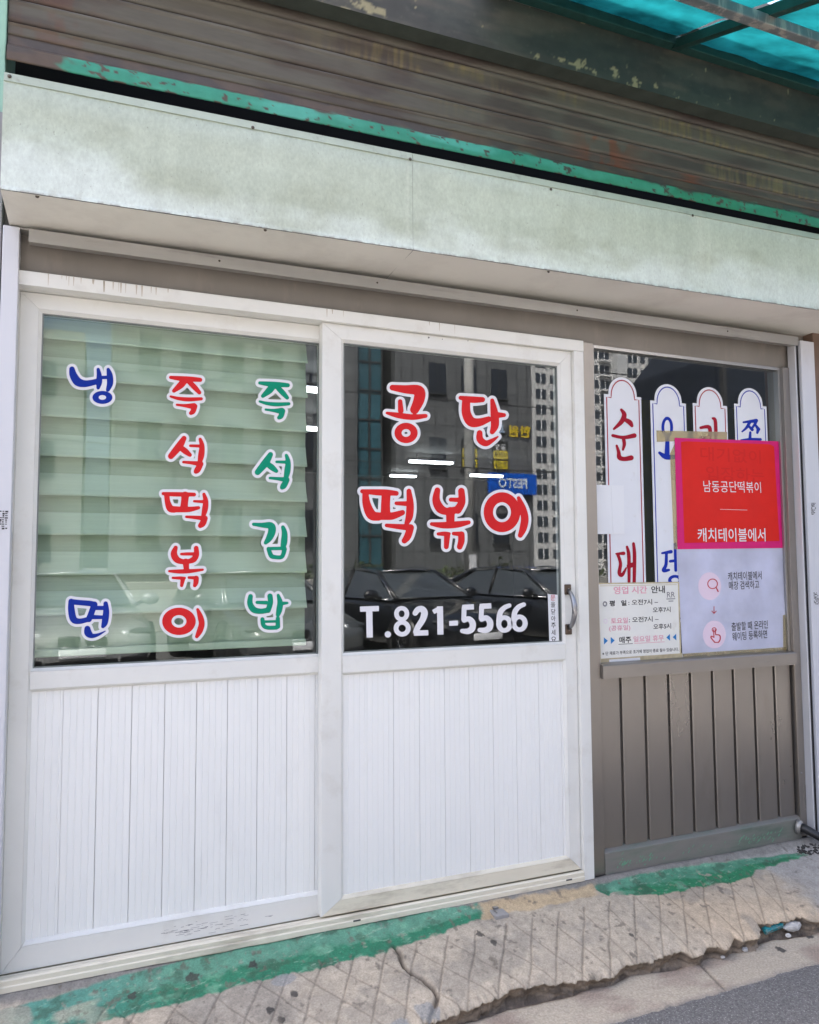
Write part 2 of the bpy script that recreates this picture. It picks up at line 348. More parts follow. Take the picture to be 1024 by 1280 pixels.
def build_ramp():
    nx, ny = 1500, 150
    xs = np.linspace(-.7, 4.1, nx)
    e = np.interp(xs, EDGE[:, 0], EDGE[:, 1]) + (fbm(xs*14, xs*0+3, 3, 5)-.5)*.03 + (fbm(xs*60, xs*0+8, 4, 9)-.5)*.018
    v = np.linspace(0, 1, ny)
    X = np.repeat(xs[:, None], ny, 1)
    Y = .06 + (e[:, None]-.06)*v[None, :]
    warp = (fbm(X*3, Y*3, 3, 2)-.5)
    Z = -.012 + .2*np.minimum(Y, 0) + warp*.012 + (fbm(X*14, Y*14, 3, 4)-.5)*.005 + (fbm(X*60, Y*60, 2, 6)-.5)*.0016
    # fillet of mortar against the wall
    Z += .012*np.exp(-((Y+.0)/.03)**2)
    Xw = X + (fbm(X*9, Y*9, 2, 31)-.5)*.012; Yw = Y + (fbm(X*9+40, Y*9, 2, 33)-.5)*.012
    # grooves: two fanned families of scored lines
    groove = np.zeros_like(X)
    steepx = [-.35,-.23,-.11,.01,.12,.245,.37,.50,.589,.703,.818,.938,1.054,1.173,1.29,1.41,1.53,1.645,1.76,1.880,2.0,2.121,2.236,2.356,2.504,2.628,2.742]
    for x0 in steepx:
        k = .56 + .22*np.clip((x0-1.0)/1.0, 0, 1)
        d = np.abs((Xw-x0) - k*(Yw+.2))/math.sqrt(1+k*k)
        a = (Y < -.125) & (X < 2.78)
        amp = .55+.6*fbm(np.full_like(X, x0*7), Y*9, 2, 3)
        groove = np.maximum(groove, np.exp(-(d/.0032)**2)*a*amp)
    for x0 in [-.3,-.16,-.02,.12,.255,.394,.547,.685,.809,.956,1.098,1.235,1.37,1.51,1.65,1.791,1.909,2.056,2.189,2.324,2.509,2.651]:
        k = -.68 + .68*np.clip((x0-1.2)/.7, 0, 1) + .25*np.clip((x0-2.2)/.4, 0, 1)
        d = np.abs((Xw-x0) - k*(Yw+.2))/math.sqrt(1+k*k)
        a = (Y < -.135) & (X < 2.78)
        amp = .5+.6*fbm(np.full_like(X, x0*5+9), Y*9, 2, 8)
        groove = np.maximum(groove, np.exp(-(d/.0028)**2)*a*amp)
    crackpx = [(770,370),(800,400),(815,440),(830,470),(870,500),(910,520),(960,560),(975,600),(960,660),(935,731),(915,790)]
    crack = [on_ramp(280+a/3.657, 1080+b/3.657)[:2] for a, b in crackpx]
    dcr = seg_dist(Xw, Yw, crack); wc = .004+.006*fbm(X*30, Y*30, 2, 12)
    ck = np.exp(-(dcr/wc)**2)
    Z -= groove*.0045 + ck*.016
    # rounding and crumbling near the broken lip
    dl = (Y-e[:, None])
    Z -= .016*np.exp(-(dl/.016)) + (fbm(X*45, Y*45, 3, 14)-.4)*.016*np.exp(-dl/.03)
    # colours of the place: tan worn concrete, grey concrete, paint
    C = np.zeros(X.shape+(3,)) + np.array(S(178, 166, 148)[:3])
    tan = fbm(X*2.2, Y*3, 3, 21)
    C = mixc(C, S(160, 151, 138), sstep(.45, .65, tan))
    C = mixc(C, S(188, 170, 146), sstep(2.0, 2.25, X)*sstep(2.85, 2.7, X)*(.6+.4*sstep(.4, .6, fbm(X*5, Y*5, 2, 23))))
    C = mixc(C, S(144, 137, 126), sstep(.52, .62, fbm(X*7, Y*7, 4, 24))*.55)
    grey = sstep(2.74, 2.84, X + (fbm(X*8, Y*8, 3, 25)-.5)*.25 + .35*(Y+.25))
    C = mixc(C, S(160, 155, 148), grey)
    # grey mortar along the frame
    C = mixc(C, S(132, 128, 122), sstep(-.045, -.02, Y + (fbm(X*18, Y*18, 3, 26)-.5)*.03))
    # green paint band (traced on the ramp)
    top = [(30,1258),(110,1236),(200,1212),(280,1190),(400,1163),(560,1140),(600,1134),(745,1109),(800,1096),(870,1083),(940,1073),(1000,1066)]
    bot = [(60,1290),(110,1280),(200,1259),(280,1234),(400,1209),(480,1190),(540,1170),(600,1150),(745,1113),(760,1120),(830,1118),(935,1098),(950,1086),(1000,1072)]
    T = np.array([on_ramp(*q)[:2] for q in top]); B = np.array([on_ramp(*q)[:2] for q in bot])
    yt = np.interp(xs, T[:, 0], T[:, 1])[:, None]; yb = np.interp(xs, B[:, 0], B[:, 1])[:, None]
    wob = (fbm(X*25, Y*25, 4, 40)-.5)
    band = sstep(.008, -.002, Y-yt+wob*.016)*sstep(-.006, .006, Y-yb+wob*.034)
    xr = at(1002, 1068, -.08)[0]
    band *= sstep(xr+.05, xr, X)*sstep(-.32, -.2, X)
    gapl, gapr = on_ramp(605, 1150)[0], on_ramp(742, 1115)[0]
    gap = sstep(gapl-.02, gapl+.02, X+wob*.12)*sstep(gapr+.02, gapr-.02, X+wob*.12)
    chips = sstep(.69, .73, fbm(X*11, Y*22, 5, 44))*sstep(.45, .6, fbm(X*2.3, Y*2, 2, 48)) + .5*sstep(.68, .80, fbm(X*42, Y*42, 5, 45))
    left_worn = sstep(.25, -.15, X)*sstep(.5, .6, fbm(X*9, Y*14, 3, 46))
    gm = np.clip(band*(1-gap)*(1-np.clip(chips, 0, 1)*.9)*(1-left_worn*.7), 0, 1)
    g1 = np.zeros(X.shape+(3,)) + np.array(S(46, 120, 90)[:3])
    up = sstep(.35, .6, (Y-yb)/(yt-yb+1e-6) + wob*.5)
    g1 = mixc(g1, S(104, 152, 130), up*.75)
    g1 = mixc(g1, S(84, 140, 128), sstep(.35, -.1, X)*.7)
    g1 = mixc(g1, S(44, 124, 84), sstep(1.95, 2.2, X)*(1-up*.6))
    g1 = mixc(g1, S(120, 170, 140), sstep(.55, .75, fbm(X*16, Y*30, 5, 47))*.5)
    g1 = mixc(g1, S(60, 84, 66), sstep(.55, .72, fbm(X*22+5, Y*22, 5, 49))*.55)
    g1 = mixc(g1, S(150, 178, 156), sstep(.72, .80, fbm(X*12+Y*60, Y*140-X*40, 3, 50))*.5)
    C = C*(1-gm[..., None]) + g1*gm[..., None]
    ochre = gap*sstep(.012, -.004, Y-yt+wob*.03)*sstep(-.09, -.075, Y-yt*.0-.0+wob*.03+.0)
    C = mixc(C, S(184, 162, 128), ochre*.85)
    # grime plus painted groove shade in the scored lines, grime in the crack, scattered gum and tar spots
    C = mixc(C, S(96, 86, 76), np.clip(groove, 0, 1)*(1-gm*.8)*.55)
    C = mixc(C, S(72, 62, 54), ck*.85)
    spots = [(322,590,16),(134,455,18),(212,662,14),(265,705,14)]
    for a, b, r in spots:
        q = on_ramp(280+a/3.657, 1080+b/3.657); dd = np.hypot(X-q[0], Y-q[1])*(1+.9*(fbm(X*80, Y*80, 2, 60)-.5))
        C = mixc(C, S(58, 56, 54), sstep(r*.00075+.004, r*.00075, dd)*.9)
    for px, py, r in [(617,1178,.012),(600,1168,.012),(120,1215,.012),(790,1170,.008),(240,1220,.016),(165,1245,.014)]:
        q = on_ramp(px, py); dd = np.hypot(X-q[0], Y-q[1])*(1+1.2*(fbm(X*80, Y*80, 2, 61)-.5))
        C = mixc(C, S(66, 62, 58), sstep(r+.003, r, dd)*.85)
    sp = sstep(.66, .80, fbm(X*38, Y*38, 5, 62)); C = mixc(C, S(104, 96, 86), sp*.7)
    mt_ = fbm(X*55, Y*55, 5, 63); C = C*(1+.45*(mt_-.5)+.30*(fbm(X*16, Y*16, 4, 66)-.5))[..., None]
    # grey cement patches near the lip
    for px, py, r in [(535,1262,.035),(355,1224,.03),(700,1240,.03),(500,1285,.04)]:
        q = on_ramp(px, py); dd = np.hypot(X-q[0], (Y-q[1])*1.3)*(1+1.0*(fbm(X*30, Y*30, 3, 64)-.5))
        C = mixc(C, S(140, 142, 142), sstep(r+.006, r, dd)*.7)
    # broken face below the lip
    nf = 12
    k = np.linspace(0, 1, nf+1)[1:]
    xe = X[:, -1:]; ye = Y[:, -1:]; ze = Z[:, -1:]
    Fy = ye + .022*np.sin(k*math.pi*.9)[None, :]*(.4+1.2*fbm(xe*12, k[None, :]*2, 3, 70)) + (fbm(xe*40, k[None, :]*5, 3, 71)-.5)*.02
    Fz = ze + (-.185-ze)*k[None, :]
    Fc = np.zeros((nx, nf, 3)) + np.array(S(138, 124, 108)[:3]); Fc = mixc(Fc, S(100, 90, 80), sstep(.4, .7, fbm(xe*18, k[None, :]*6, 3, 72)+.25*k[None, :]-.1))
    X = np.concatenate([X, np.repeat(xe, nf, 1)], 1); Y = np.concatenate([Y, Fy], 1); Z = np.concatenate([Z, Fz], 1); C = np.concatenate([C, Fc], 1)
    o = grid('pavement_ramp', np.stack([X, Y, Z], -1), MAT['ramp'], None, C, flip=True)
    structure(o); o["label"] = "scored tan concrete ramp with a green paint band under the shopfront"
    return o
build_ramp()

def build_gutter():
    nx, ny = 900, 60
    xs = np.linspace(-1.2, 4.6, nx)
    eo = -.610 + (fbm(xs*9, xs*0, 3, 80)-.5)*.02 + (fbm(xs*50, xs*0, 2, 81)-.5)*.012
    v = np.linspace(0, 1, ny)
    X = np.repeat(xs[:, None], ny, 1); Y = -.34 + (eo[:, None]+.34)*v[None, :]
    Z = -.163 + (fbm(X*4, Y*4, 3, 82)-.5)*.010 + (fbm(X*40, Y*40, 3, 83)-.5)*.005 - .006*v[None, :]
    seam = seg_dist(X, Y, [on_ramp(870, 1200, -.165, 0)[:2], on_ramp(906, 1236, -.165, 0)[:2]])
    Z -= .008*np.exp(-(seam/.005)**2)
    Z[:, -1] -= .03
    inner = -.44 + (fbm(X*6, Y*0, 3, 84)-.5)*.05
    Z -= .02*sstep(0, .05, Y-inner)
    C = np.zeros(X.shape+(3,)) + np.array(S(174, 164, 148)[:3])
    C = mixc(C, S(150, 136, 124), sstep(.4, .7, fbm(X*5, Y*9, 4, 85)))
    C = mixc(C, S(112, 96, 82), sstep(-.005, .03, Y-inner)*.85)
    C = mixc(C, S(80, 72, 64), np.exp(-(seam/.005)**2)*.7)
    C = mixc(C, S(120, 116, 112), sstep(.03, 0, Y-eo[:, None])*.5)
    for px, py, r in [(976,1186,.016),(1011,1170,.014),(850,1262,.01)]:
        q = on_ramp(px, py, -.165, 0); dd = np.hypot(X-q[0], Y-q[1])*(1+1.2*(fbm(X*70, Y*70, 2, 61)-.5))
        C = mixc(C, S(52, 52, 52), sstep(r+.003, r, dd)*.9)
    o = grid('gutter_strip', np.stack([X, Y, Z], -1), MAT['gutter'], None, C, flip=True)
    structure(o)
build_gutter()
road = MB(); road.add([(-300,-400,-.172),(300,-400,-.172),(300,-.585,-.172),(-300,-.585,-.172)], [(0,1,2,3)])
structure(road.build('road', MAT['asphalt']))
fl = MB(); fl.add([(-300,.02,-.19),(300,.02,-.19),(300,200,-.19),(-300,200,-.19)], [(0,1,2,3)])
structure(fl.build('ground', MAT['asphalt']))

for nm, xa, xb in (('pavement', 4.0995, 14.0), ('pavement', -14.0, -.6995)):
    mb = MB(); mb.prism([(.06, -.014), (-.462, -.106), (-.470, -.19), (.06, -.19)], 'x', xa, xb)
    structure(mb.build(nm, pm('plain_concrete', S(165, 157, 145), .88, var=.2, vscale=60, bump=.5, bscale=180, bdist=.003)))
for xa, xb in ((4.599, 14.0), (-14.0, -1.199)):
    mb = MB(); mb.add([(xa, -.34, -.165), (xb, -.34, -.165), (xb, -.61, -.168), (xa, -.61, -.168)], [(0, 3, 2, 1)])
    structure(mb.build('gutter_strip', pm('plain_gutter', S(160, 151, 138), .88, var=.2, vscale=60)))
# loose bits in the gutter
def rock(name, label, cat, c, r, mat, seed, group=None, flat=.6):
    rr = random.Random(seed); bm = bmesh.new(); bmesh.ops.create_icosphere(bm, subdivisions=2, radius=1)
    for v in bm.verts:
        s_ = rr.uniform(.78, 1.1); v.co = Vector((v.co.x*r[0]*s_, v.co.y*r[1]*s_, v.co.z*r[2]*s_))
    mb = MB(); mb.bm(bm); o = mb.build(name, mat, None); o.location = c
    return tag(o, label, cat, group)
def shard():
    q = on_ramp(740+815/3.606, 1040+442/3.606, -.125, .05)
    bm = bmesh.new(); bmesh.ops.create_cube(bm, size=1)
    for v in bm.verts: v.co = Vector((v.co.x*.105+v.co.y*.02, v.co.y*.06*(1.1 if v.co.x > 0 else .8), v.co.z*.022))
    bmesh.ops.bevel(bm, geom=list(bm.edges), offset=.004, segments=2, affect='EDGES')
    mb = MB(); mb.bm(bm); o = mb.build('glazed_shard', MAT['tealshard']); o.location = (q[0], q[1]+.012, -.125); o.rotation_euler = (.35, -.1, .15)
    tag(o, "chipped teal glazed shard wedged under the broken ramp edge", "shard")
shard()
q = on_ramp(740+925/3.606, 1040+425/3.606, -.13, 0)
rock('pale_stone', "white rounded stone lying beside the teal shard in the gutter", "stone", (q[0], q[1]+.025, -.140), (.045, .026, .018), MAT['stone'], 3)
for i, (a, b, s_, lb) in enumerate([(885,462,.013,"small pale pebble just below the white rounded stone"),(690,525,.014,"grey pebble under the hollow left of the teal shard"),(590,560,.009,"tiny grey pebble by the joint of the gutter strip")]):
    q = on_ramp(740+a/3.606, 1040+b/3.606, -.155, 0)
    rock('pebble', lb, "pebble", (q[0], q[1], -.158), (s_, s_*.8, s_*.6), MAT['stone'], 20+i, "pebbles in the gutter")

# ================================================================== THE SHOP
shop = thing('shop_building', "shop building shell behind the white doors, with brown lintel and pale green pilaster", "building", (1.5, .3, 0))
def part(name, mat, parent, *boxes, c=0.0):
    m_ = MB()
    for b in boxes: m_.box(*b, c=c)
    return m_.build(name, mat, parent)
roomm = pm('room_wall_paint', (.11, .11, .105, 1), .7, var=.1, vscale=2)
roomc = pm('room_ceiling_paint', (.14, .14, .14, 1), .7, var=.1, vscale=2)
part('floor', pm('room_floor', (.10, .09, .08, 1), .5), shop, (-.7, 6.2, .14, 8, -.15, -.02))
part('ceiling', roomc, shop, (-.7, 6.2, .14, 8, 2.66, 2.76))
part('back_wall', roomm, shop, (-.7, 6.2, 8, 8.1, -.15, 2.76))
part('side_wall', roomm, shop, (-.8, -.7, .14, 8.1, -.15, 2.76))
part('side_wall', roomm, shop, (6.2, 6.3, .14, 8.1, -.15, 2.76))
part('front_wall', MAT['brownwall'], shop, (3.4, 6.3, .05, .14, -.2, 2.76))
part('front_wall', MAT['brownwall'], shop, (-3.0, -.33, .02, .14, -.2, 2.76))
part('front_wall', MAT['brownwall'], shop, (3.96, 6.3, .051, .14, 2.7605, 3.979))
part('front_wall', MAT['brownwall'], shop, (-3.0, -.6205, .021, .14, 2.7605, 3.979))
part('lintel', MAT['lintel'], shop, (-.33, 3.4, .045, .14, 2.303, 2.56))
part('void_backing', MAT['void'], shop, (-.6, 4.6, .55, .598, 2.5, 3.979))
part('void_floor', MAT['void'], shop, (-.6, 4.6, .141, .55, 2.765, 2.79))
part('upper_wall', MAT['beam'].copy() if False else pm('grey_render', (.22, .22, .21, 1), .8, var=.1, vscale=3), shop, (-3, 6.3, .05, .6, 3.98, 4.25))
part('roof', pm('roof_felt', (.2, .2, .2, 1), .9), shop, (-3, 6.3, .601, 8.1, 4.0, 4.2))
part('pilaster', MAT['pilaster'], shop, (-.62, -.3215, .014, .3, 2.83, 3.97), c=.004)
part('pier', MAT['brownwall'], shop, (3.345, 3.7, -.012, .3, -.2, 2.9), c=.004)
part('pier', pm('grey_pier_paint', (.30, .30, .30, 1), .7, var=.1, vscale=5), shop, (-.75, -.314, -.012, .3, -.2, 2.82), c=.003)

# --- roller shutter, half rolled up
sh = thing('roller_shutter', "rusty brown roller shutter with green bottom rail rolled up above the fascia", "shutter", (1.6, .03, 3.03))
def stains(X, Z, seed):
    C = np.zeros(X.shape+(3,)) + np.array(S(97, 93, 83)[:3])
    C = mixc(C, S(82, 74, 68), sstep(.4, .65, fbm(X*3, Z*14, 4, seed+1)))
    return C
slat_z = [3.118, 3.165, 3.25, 3.338, 3.424, 3.51, 3.60]
xs = np.linspace(-.318, 3.95, 620)
prof = [(0, .012, 0), (.004, .004, .0), (.010, -.003, .06), (.022, -.004, .2), (.040, -.004, .45), (.058, -.004, .68), (.070, -.004, .84), (.076, -.010, .93), (.082, -.006, .97), (.0845, .008, 1.0)]
for si, (z0, z1) in enumerate(zip(slat_z[:-1], slat_z[1:])):
    k = (z1-z0)/.0875
    P = np.zeros((len(xs), len(prof), 3))
    for j, (dz, dy, _) in enumerate(prof):
        P[:, j] = np.stack([xs, .03+dy+(fbm(xs*2, xs*0+si, 2, si)-.5)*.004, z0+dz*k/.0875*.0875+.0125*(xs+.2)+(fbm(xs*1.5, xs*0+si*3, 2, 50)-.5)*.004], -1)
    Xg = P[..., 0]; Zg = P[..., 2]-.0125*(Xg+.2); t = (Zg-z0)/(z1-z0)
    C = stains(Xg, Zg, si*10)
    if si in (1, 3):   # yellowed bleached streaks
        m_ = sstep(.30, .75, fbm(Xg*70, Zg*7, 4, 90+si))*sstep(.42, .62, fbm(Xg*3.1, Zg*9, 3, 88+si))*sstep(.05, .35, fbm(Xg*1.2+si, Zg*0, 2, 92+si)-.18)*sstep(.6, 1.5, Xg+(1 if si == 1 else .2))
        C = mixc(C, S(126, 114, 80), m_*.8)
    if si in (0, 1):
        rust = np.exp(-((Xg-2.12)/.14)**2)*sstep(.4, .55, fbm(Xg*14, Zg*8, 4, 95)) + .8*np.exp(-((Xg-2.62)/.05)**2)*(si == 0)
        C = mixc(C, S(116, 70, 50), np.clip(rust, 0, 1)*.9)
    lr = np.exp(-((Xg+.18)/.12)**2)*sstep(.45, .6, fbm(Xg*20, Zg*15, 3, 97+si)); C = mixc(C, S(112, 66, 48), lr*.3)
    C = mixc(C, S(128, 126, 122), sstep(.86, .91, t)*sstep(.3, .55, fbm(Xg*6, Zg*0, 4, 99+si))*.9)              # highlight painted pale along the rolled lip
    C = mixc(C, S(44, 38, 34), sstep(.09, .0, t)*.8)                   # rust dirt in the joint
    grid('slat', P, MAT['slat'], sh, C)
# bottom rail: dirty upper flange + green front
P = np.zeros((len(xs), 8, 3)); zz = [(3.128, .03), (3.124, .012), (3.085, .008), (3.078, .0), (3.070, -.012), (3.045, -.013), (3.020, -.012), (3.018, -.009)]
for j, (z, y) in enumerate(zz): P[:, j] = np.stack([xs, np.full_like(xs, y+.02)+(fbm(xs*3, xs*0, 2, 7)-.5)*.003, np.full_like(xs, z)+.0125*(xs+.2)+(fbm(xs*1.2, xs*0, 2, 8)-.5)*.006], -1)
Pf = P[:, ::-1]
Xg = Pf[..., 0]; Zg = Pf[..., 2]
# refine rows so that the paint edge can wander
rows = []
for j in range(7):
    for t in np.linspace(0, 1, 6)[:-1]: rows.append(Pf[:, j]*(1-t)+Pf[:, j+1]*t)
rows.append(Pf[:, 7]); Pf = np.stack(rows, 1); Xg = Pf[..., 0]; Zg = Pf[..., 2]-.0125*(Xg+.2)
C = np.zeros(Xg.shape+(3,)) + np.array(S(92, 78, 66)[:3]); C = mixc(C, S(78, 70, 64), sstep(.4, .6, fbm(Xg*10, Zg*30, 3, 6)))
gm = sstep(.012, -.004, Zg-3.076+(fbm(Xg*9, Zg*20, 4, 13)-.45)*.055)*sstep(-.17, -.10, Xg+(fbm(Xg*30, Zg*60, 3, 14)-.5)*.12)
gc = np.zeros(Xg.shape+(3,)) + np.array(S(58, 148, 122)[:3]); gc = mixc(gc, S(84, 172, 152), sstep(.45, .6, fbm(Xg*3, Zg*9, 3, 15))); gc = mixc(gc, S(58, 150, 110), sstep(1.4, 2.4, Xg)*.6)
gm *= 1-sstep(.68, .72, fbm(Xg*45, Zg*60, 3, 16))
C = C*(1-gm[..., None])+gc*gm[..., None]
grid('bottom_rail', Pf, MAT['green_rail'], sh, C, flip=True)

# --- fascia box: front sheets, folded lip, soffit sheets, screws
fa = thing('fascia_box', "weathered mint green metal fascia box running across the top of the shopfront", "fascia", (1.4, -.1, 2.45))
def fz(x): return .0118*(x+.29)
def fy(x): return -.25-.006*(x+.29)
def fascia_sheet(x0, x1, seed):
    nx = int((x1-x0)/.006); nz = 62
    xs = np.linspace(x0, x1, nx); v = np.linspace(0, 1, nz)
    X = np.repeat(xs[:, None], nz, 1); V = np.repeat(v[None], nx, 0)
    Z = 2.449+fz(X)+V*.361
    ed = np.minimum(np.minimum(X-x0, x1-X), .05)/.05
    Y = fy(X) + (fbm(X*2.2+seed, V*1.5, 2, seed)-.5)*.012*ed*np.sin(V*math.pi) + (fbm(X*9+seed, V*4, 2, seed+3)-.5)*.003*ed
    Y += .006*np.clip((V-.93)/.07, 0, 1)-.004*(V < .03)
    C = np.zeros(X.shape+(3,)) + np.array(S(192, 202, 186)[:3])
    n1 = fbm(X*1.6+.5, V*1.1+seed, 3, 101); n2 = fbm(X*7, V*5, 4, 102); fine = fbm(X*120, Z*120, 2, 103)
    low = sstep(.60, -.05, V + (n1-.5)*1.3 + (n2-.5)*.5)           # rain-washed pale stretch along the bottom edge
    grime = sstep(.15, .85, .5+(n1-.5)*1.5+(n2-.5)*.5)*(1-low*.8)
    C = mixc(C, S(178, 187, 170), np.clip(grime*.7+.3*(1-low), 0, 1))
    C = mixc(C, S(184, 198, 190), sstep(.70, 1.0, V+(n2-.5)*.2)*.6)
    C = mixc(C, S(164, 170, 150), sstep(.50, .85, n2+.25*np.exp(-((V-.2)/.25)**2)-.08)*.5*(1-low))
    C = mixc(C, S(212, 220, 216), low*.65)
    st_ = fbm(X*26, V*1.2, 4, 108); C = C*(1+.14*(st_-.5)+.10*(fbm(X*40, Z*40, 4, 109)-.5))[..., None]
    drip = sstep(.45, .75, fbm(X*38, X*0+seed, 5, 105))*sstep(.14, .0, V+.08*fbm(X*50, X*0, 3, 107))
    C = mixc(C, S(140, 132, 116), drip*.35); C = mixc(C, S(110, 98, 84), sstep(.022, .0, V)*sstep(.35, .6, fbm(X*60, X*0, 3, 106))*.7)
    for xd, w_, a_ in ((2.385, .03, .35), (2.43, .008, .3), (1.02, .004, .3)):
        C = mixc(C, S(206, 212, 196), np.exp(-((X-xd)/w_)**2)*a_*sstep(.02, .5, V+.2*n2))
    return grid('sheet', np.stack([X, Y, Z], -1), MAT['fascia'], fa, C)
seams = [-.294, 1.040, 3.75]
for i in range(2): fascia_sheet(seams[i]+(.0004 if i else 0), seams[i+1]-.0004, 5+i)
for i in range(2):   # lip and soffit of each length
    x0, x1 = seams[i]+.001, seams[i+1]-.001
    mb = MB()
    for (ya, yb, za, zb) in [(-.003, .012, 2.788, 2.816)]:
        vs = []
        for x in (x0, x1):
            vs += [(x, fy(x)+ya-.001, za+fz(x)), (x, fy(x)+ya+.004, zb+fz(x)), (x, fy(x)+.03, zb+fz(x)+.004), (x, fy(x)+.03, za+fz(x))]
        mb.add(vs, [(0,4,5,1),(1,5,6,2),(2,6,7,3),(3,7,4,0),(0,1,2,3),(7,6,5,4)])
    mb.build('top_lip', MAT['fascia_edge'], fa)
    xs_ = np.linspace(x0, x1, 60); ys_ = np.linspace(0, 1, 14)
    X = np.repeat(xs_[:, None], 14, 1); Yv = fy(X)*(1-ys_)+.05*ys_
    Z = 2.4485+fz(X)-.006*ys_ + (fbm(X*2.5, Yv*6, 2, 9+i)-.5)*.006*np.sin(ys_*math.pi)
    grid('soffit_sheet', np.stack([X, Yv, Z], -1), MAT['soffit'], fa, None, flip=True)
for x in (-.293, 3.749):
    mb = MB(); mb.box(x-.001, x+.001, fy(x)+.004, .04, 2.452+fz(x), 2.80+fz(x)); mb.build('end_cap', MAT['fascia_edge'], fa)
def screw(parent, x, y, z, r=.006, mat=None):
    bm = bmesh.new(); bmesh.ops.create_uvsphere(bm, u_segments=8, v_segments=5, radius=r)
    for v in bm.verts: v.co.y *= .5
    mb = MB(); mb.bm(bm); mb.v = [(a+x, b+y, c+z) for a, b, c in mb.v]
    return mb.build('screw', mat or MAT['screw'], parent, True)
for px, py in [(12,95),(316,160),(512,200),(687,238),(863,271)]:
    p = at(px, py, -.256); screw(fa, p[0], fy(p[0])-.005, p[2])
for px, py in [(47,243),(331,290),(683,342)]:
    d = at(px, py, -.24); screw(fa, d[0], fy(d[0])+.006, 2.447+fz(d[0]), .006)

# --- aluminium channel under the soffit
ch = thing('shutter_channel', "dull aluminium channel strip running under the fascia soffit", "channel", (1.5, -.02, 2.4))
P0 = [(-.232, 2.383), (3.21, 2.398)]
mb = MB(); vs = []
for x, z in P0: vs += [(x, -.040, z), (x, -.040, z+.044), (x, .005, z+.046), (x, .005, z+.006), (x, -.034, z+.004)]
mb.add(vs, [(0,5,6,1),(1,6,7,2),(2,7,8,3),(3,8,9,4),(4,9,5,0),(0,1,2,3,4),(9,8,7,6,5)]); mb.build('web', MAT['alu'], ch)
part('lip', MAT['alu'], ch, (-.31, 3.24, -.012, .042, 2.432, 2.438))
for x in (.38, .98, 1.9, 2.75): screw(ch, x, -.041, 2.388+.0044*x+.02, .004)

# --- beam above and teal plastic canopy
be = thing('canopy_beam', "dark green painted steel beam with flaking paint above the roller shutter", "beam", (1.6, -.03, 3.47))
xs = np.linspace(-.8, 4.6, 700); zz = np.linspace(0, 1, 26)
X = np.repeat(xs[:, None], 26, 1); V = np.repeat(zz[None], 700, 0)
Z = 3.462+V*.235+.012*(X-1.1)*.9; Y = -.08+(fbm(X*2, V, 2, 3)-.5)*.004
C = np.zeros(X.shape+(3,))+np.array(S(64, 66, 58)[:3])
C = mixc(C, S(80, 76, 66), sstep(.42, .62, fbm(X*3, V*4, 4, 111))); C = mixc(C, S(52, 54, 50), sstep(.5, .66, fbm(X*4+9, V*3, 4, 112))*.7)
fl_ = sstep(.68, .74, fbm(X*30, V*8, 5, 113)+.30*np.exp(-((V-.12)/.14)**2)*np.maximum(np.exp(-((X-2.05)/.28)**2)*.9, np.exp(-((X-.95)/.12)**2))-.10)
C = mixc(C, S(150, 142, 108), fl_*.9); C = mixc(C, S(120, 120, 100), sstep(.74, .78, fbm(X*40, V*16, 3, 114))*.1)
grid('web', np.stack([X, Y, Z], -1), MAT['beam'], be, C)
mb = MB(); vs = []
for x in (-.8, 4.6):
    dz = .012*(x-1.1)*.9
    vs += [(x, -.0795, 3.463+dz), (x, .0, 3.463+dz), (x, .0, 3.70+dz), (x, -.0795, 3.696+dz)]
mb.add(vs, [(0,4,5,1),(1,5,6,2),(2,6,7,3)]); mb.build('flange', pm('dark_beam_flange', (.05, .06, .05, 1), .6, var=.2, vscale=12), be)

cn = thing('plastic_canopy', "teal translucent plastic canopy on a steel frame at the top right", "canopy", (3.2, -.6, 3.5))
def cz(y): return 3.735 - .40*(-y-.08)
ribx = [1.50, 2.43, 3.36, 4.30]
sheet_edges = list(zip(ribx[:-1], ribx[1:]))
for i, (x0, x1) in enumerate(sheet_edges):
    nx, ny = 60, 60
    X = np.repeat(np.linspace(x0+.012, x1-.012, nx)[:, None], ny, 1); Y = np.repeat(np.linspace(-.085, -1.15, ny)[None], nx, 0)
    Z = cz(Y)+.028 + (fbm(X*3, Y*7, 3, 130+i)-.5)*.03 + (fbm(X*14+Y*9, Y*20-X*6, 2, 140+i)-.5)*.008
    grid('sheet', np.stack([X, Y, Z], -1), MAT['teal'], cn, None)
for x in ribx:
    mb = MB(); vs = []
    for y in (-.085, -1.15): vs += [(x-.02, y, cz(y)-.03), (x+.02, y, cz(y)-.03), (x+.02, y, cz(y)+.012), (x-.02, y, cz(y)+.012)]
    mb.add(vs, [(0,1,2,3),(7,6,5,4),(0,4,5,1),(1,5,6,2),(2,6,7,3),(3,7,4,0)]); mb.build('rib', MAT['rib'], cn)
part('ledger', MAT['rib'], cn, (1.45, 4.4, -.13, -.0845, 3.70, 3.745), c=.003)
for y in (-.62, -1.12): part('purlin', MAT['purlin'], cn, (1.48, 4.4, y-.02, y+.02, cz(y)-.075, cz(y)-.031), c=.004)

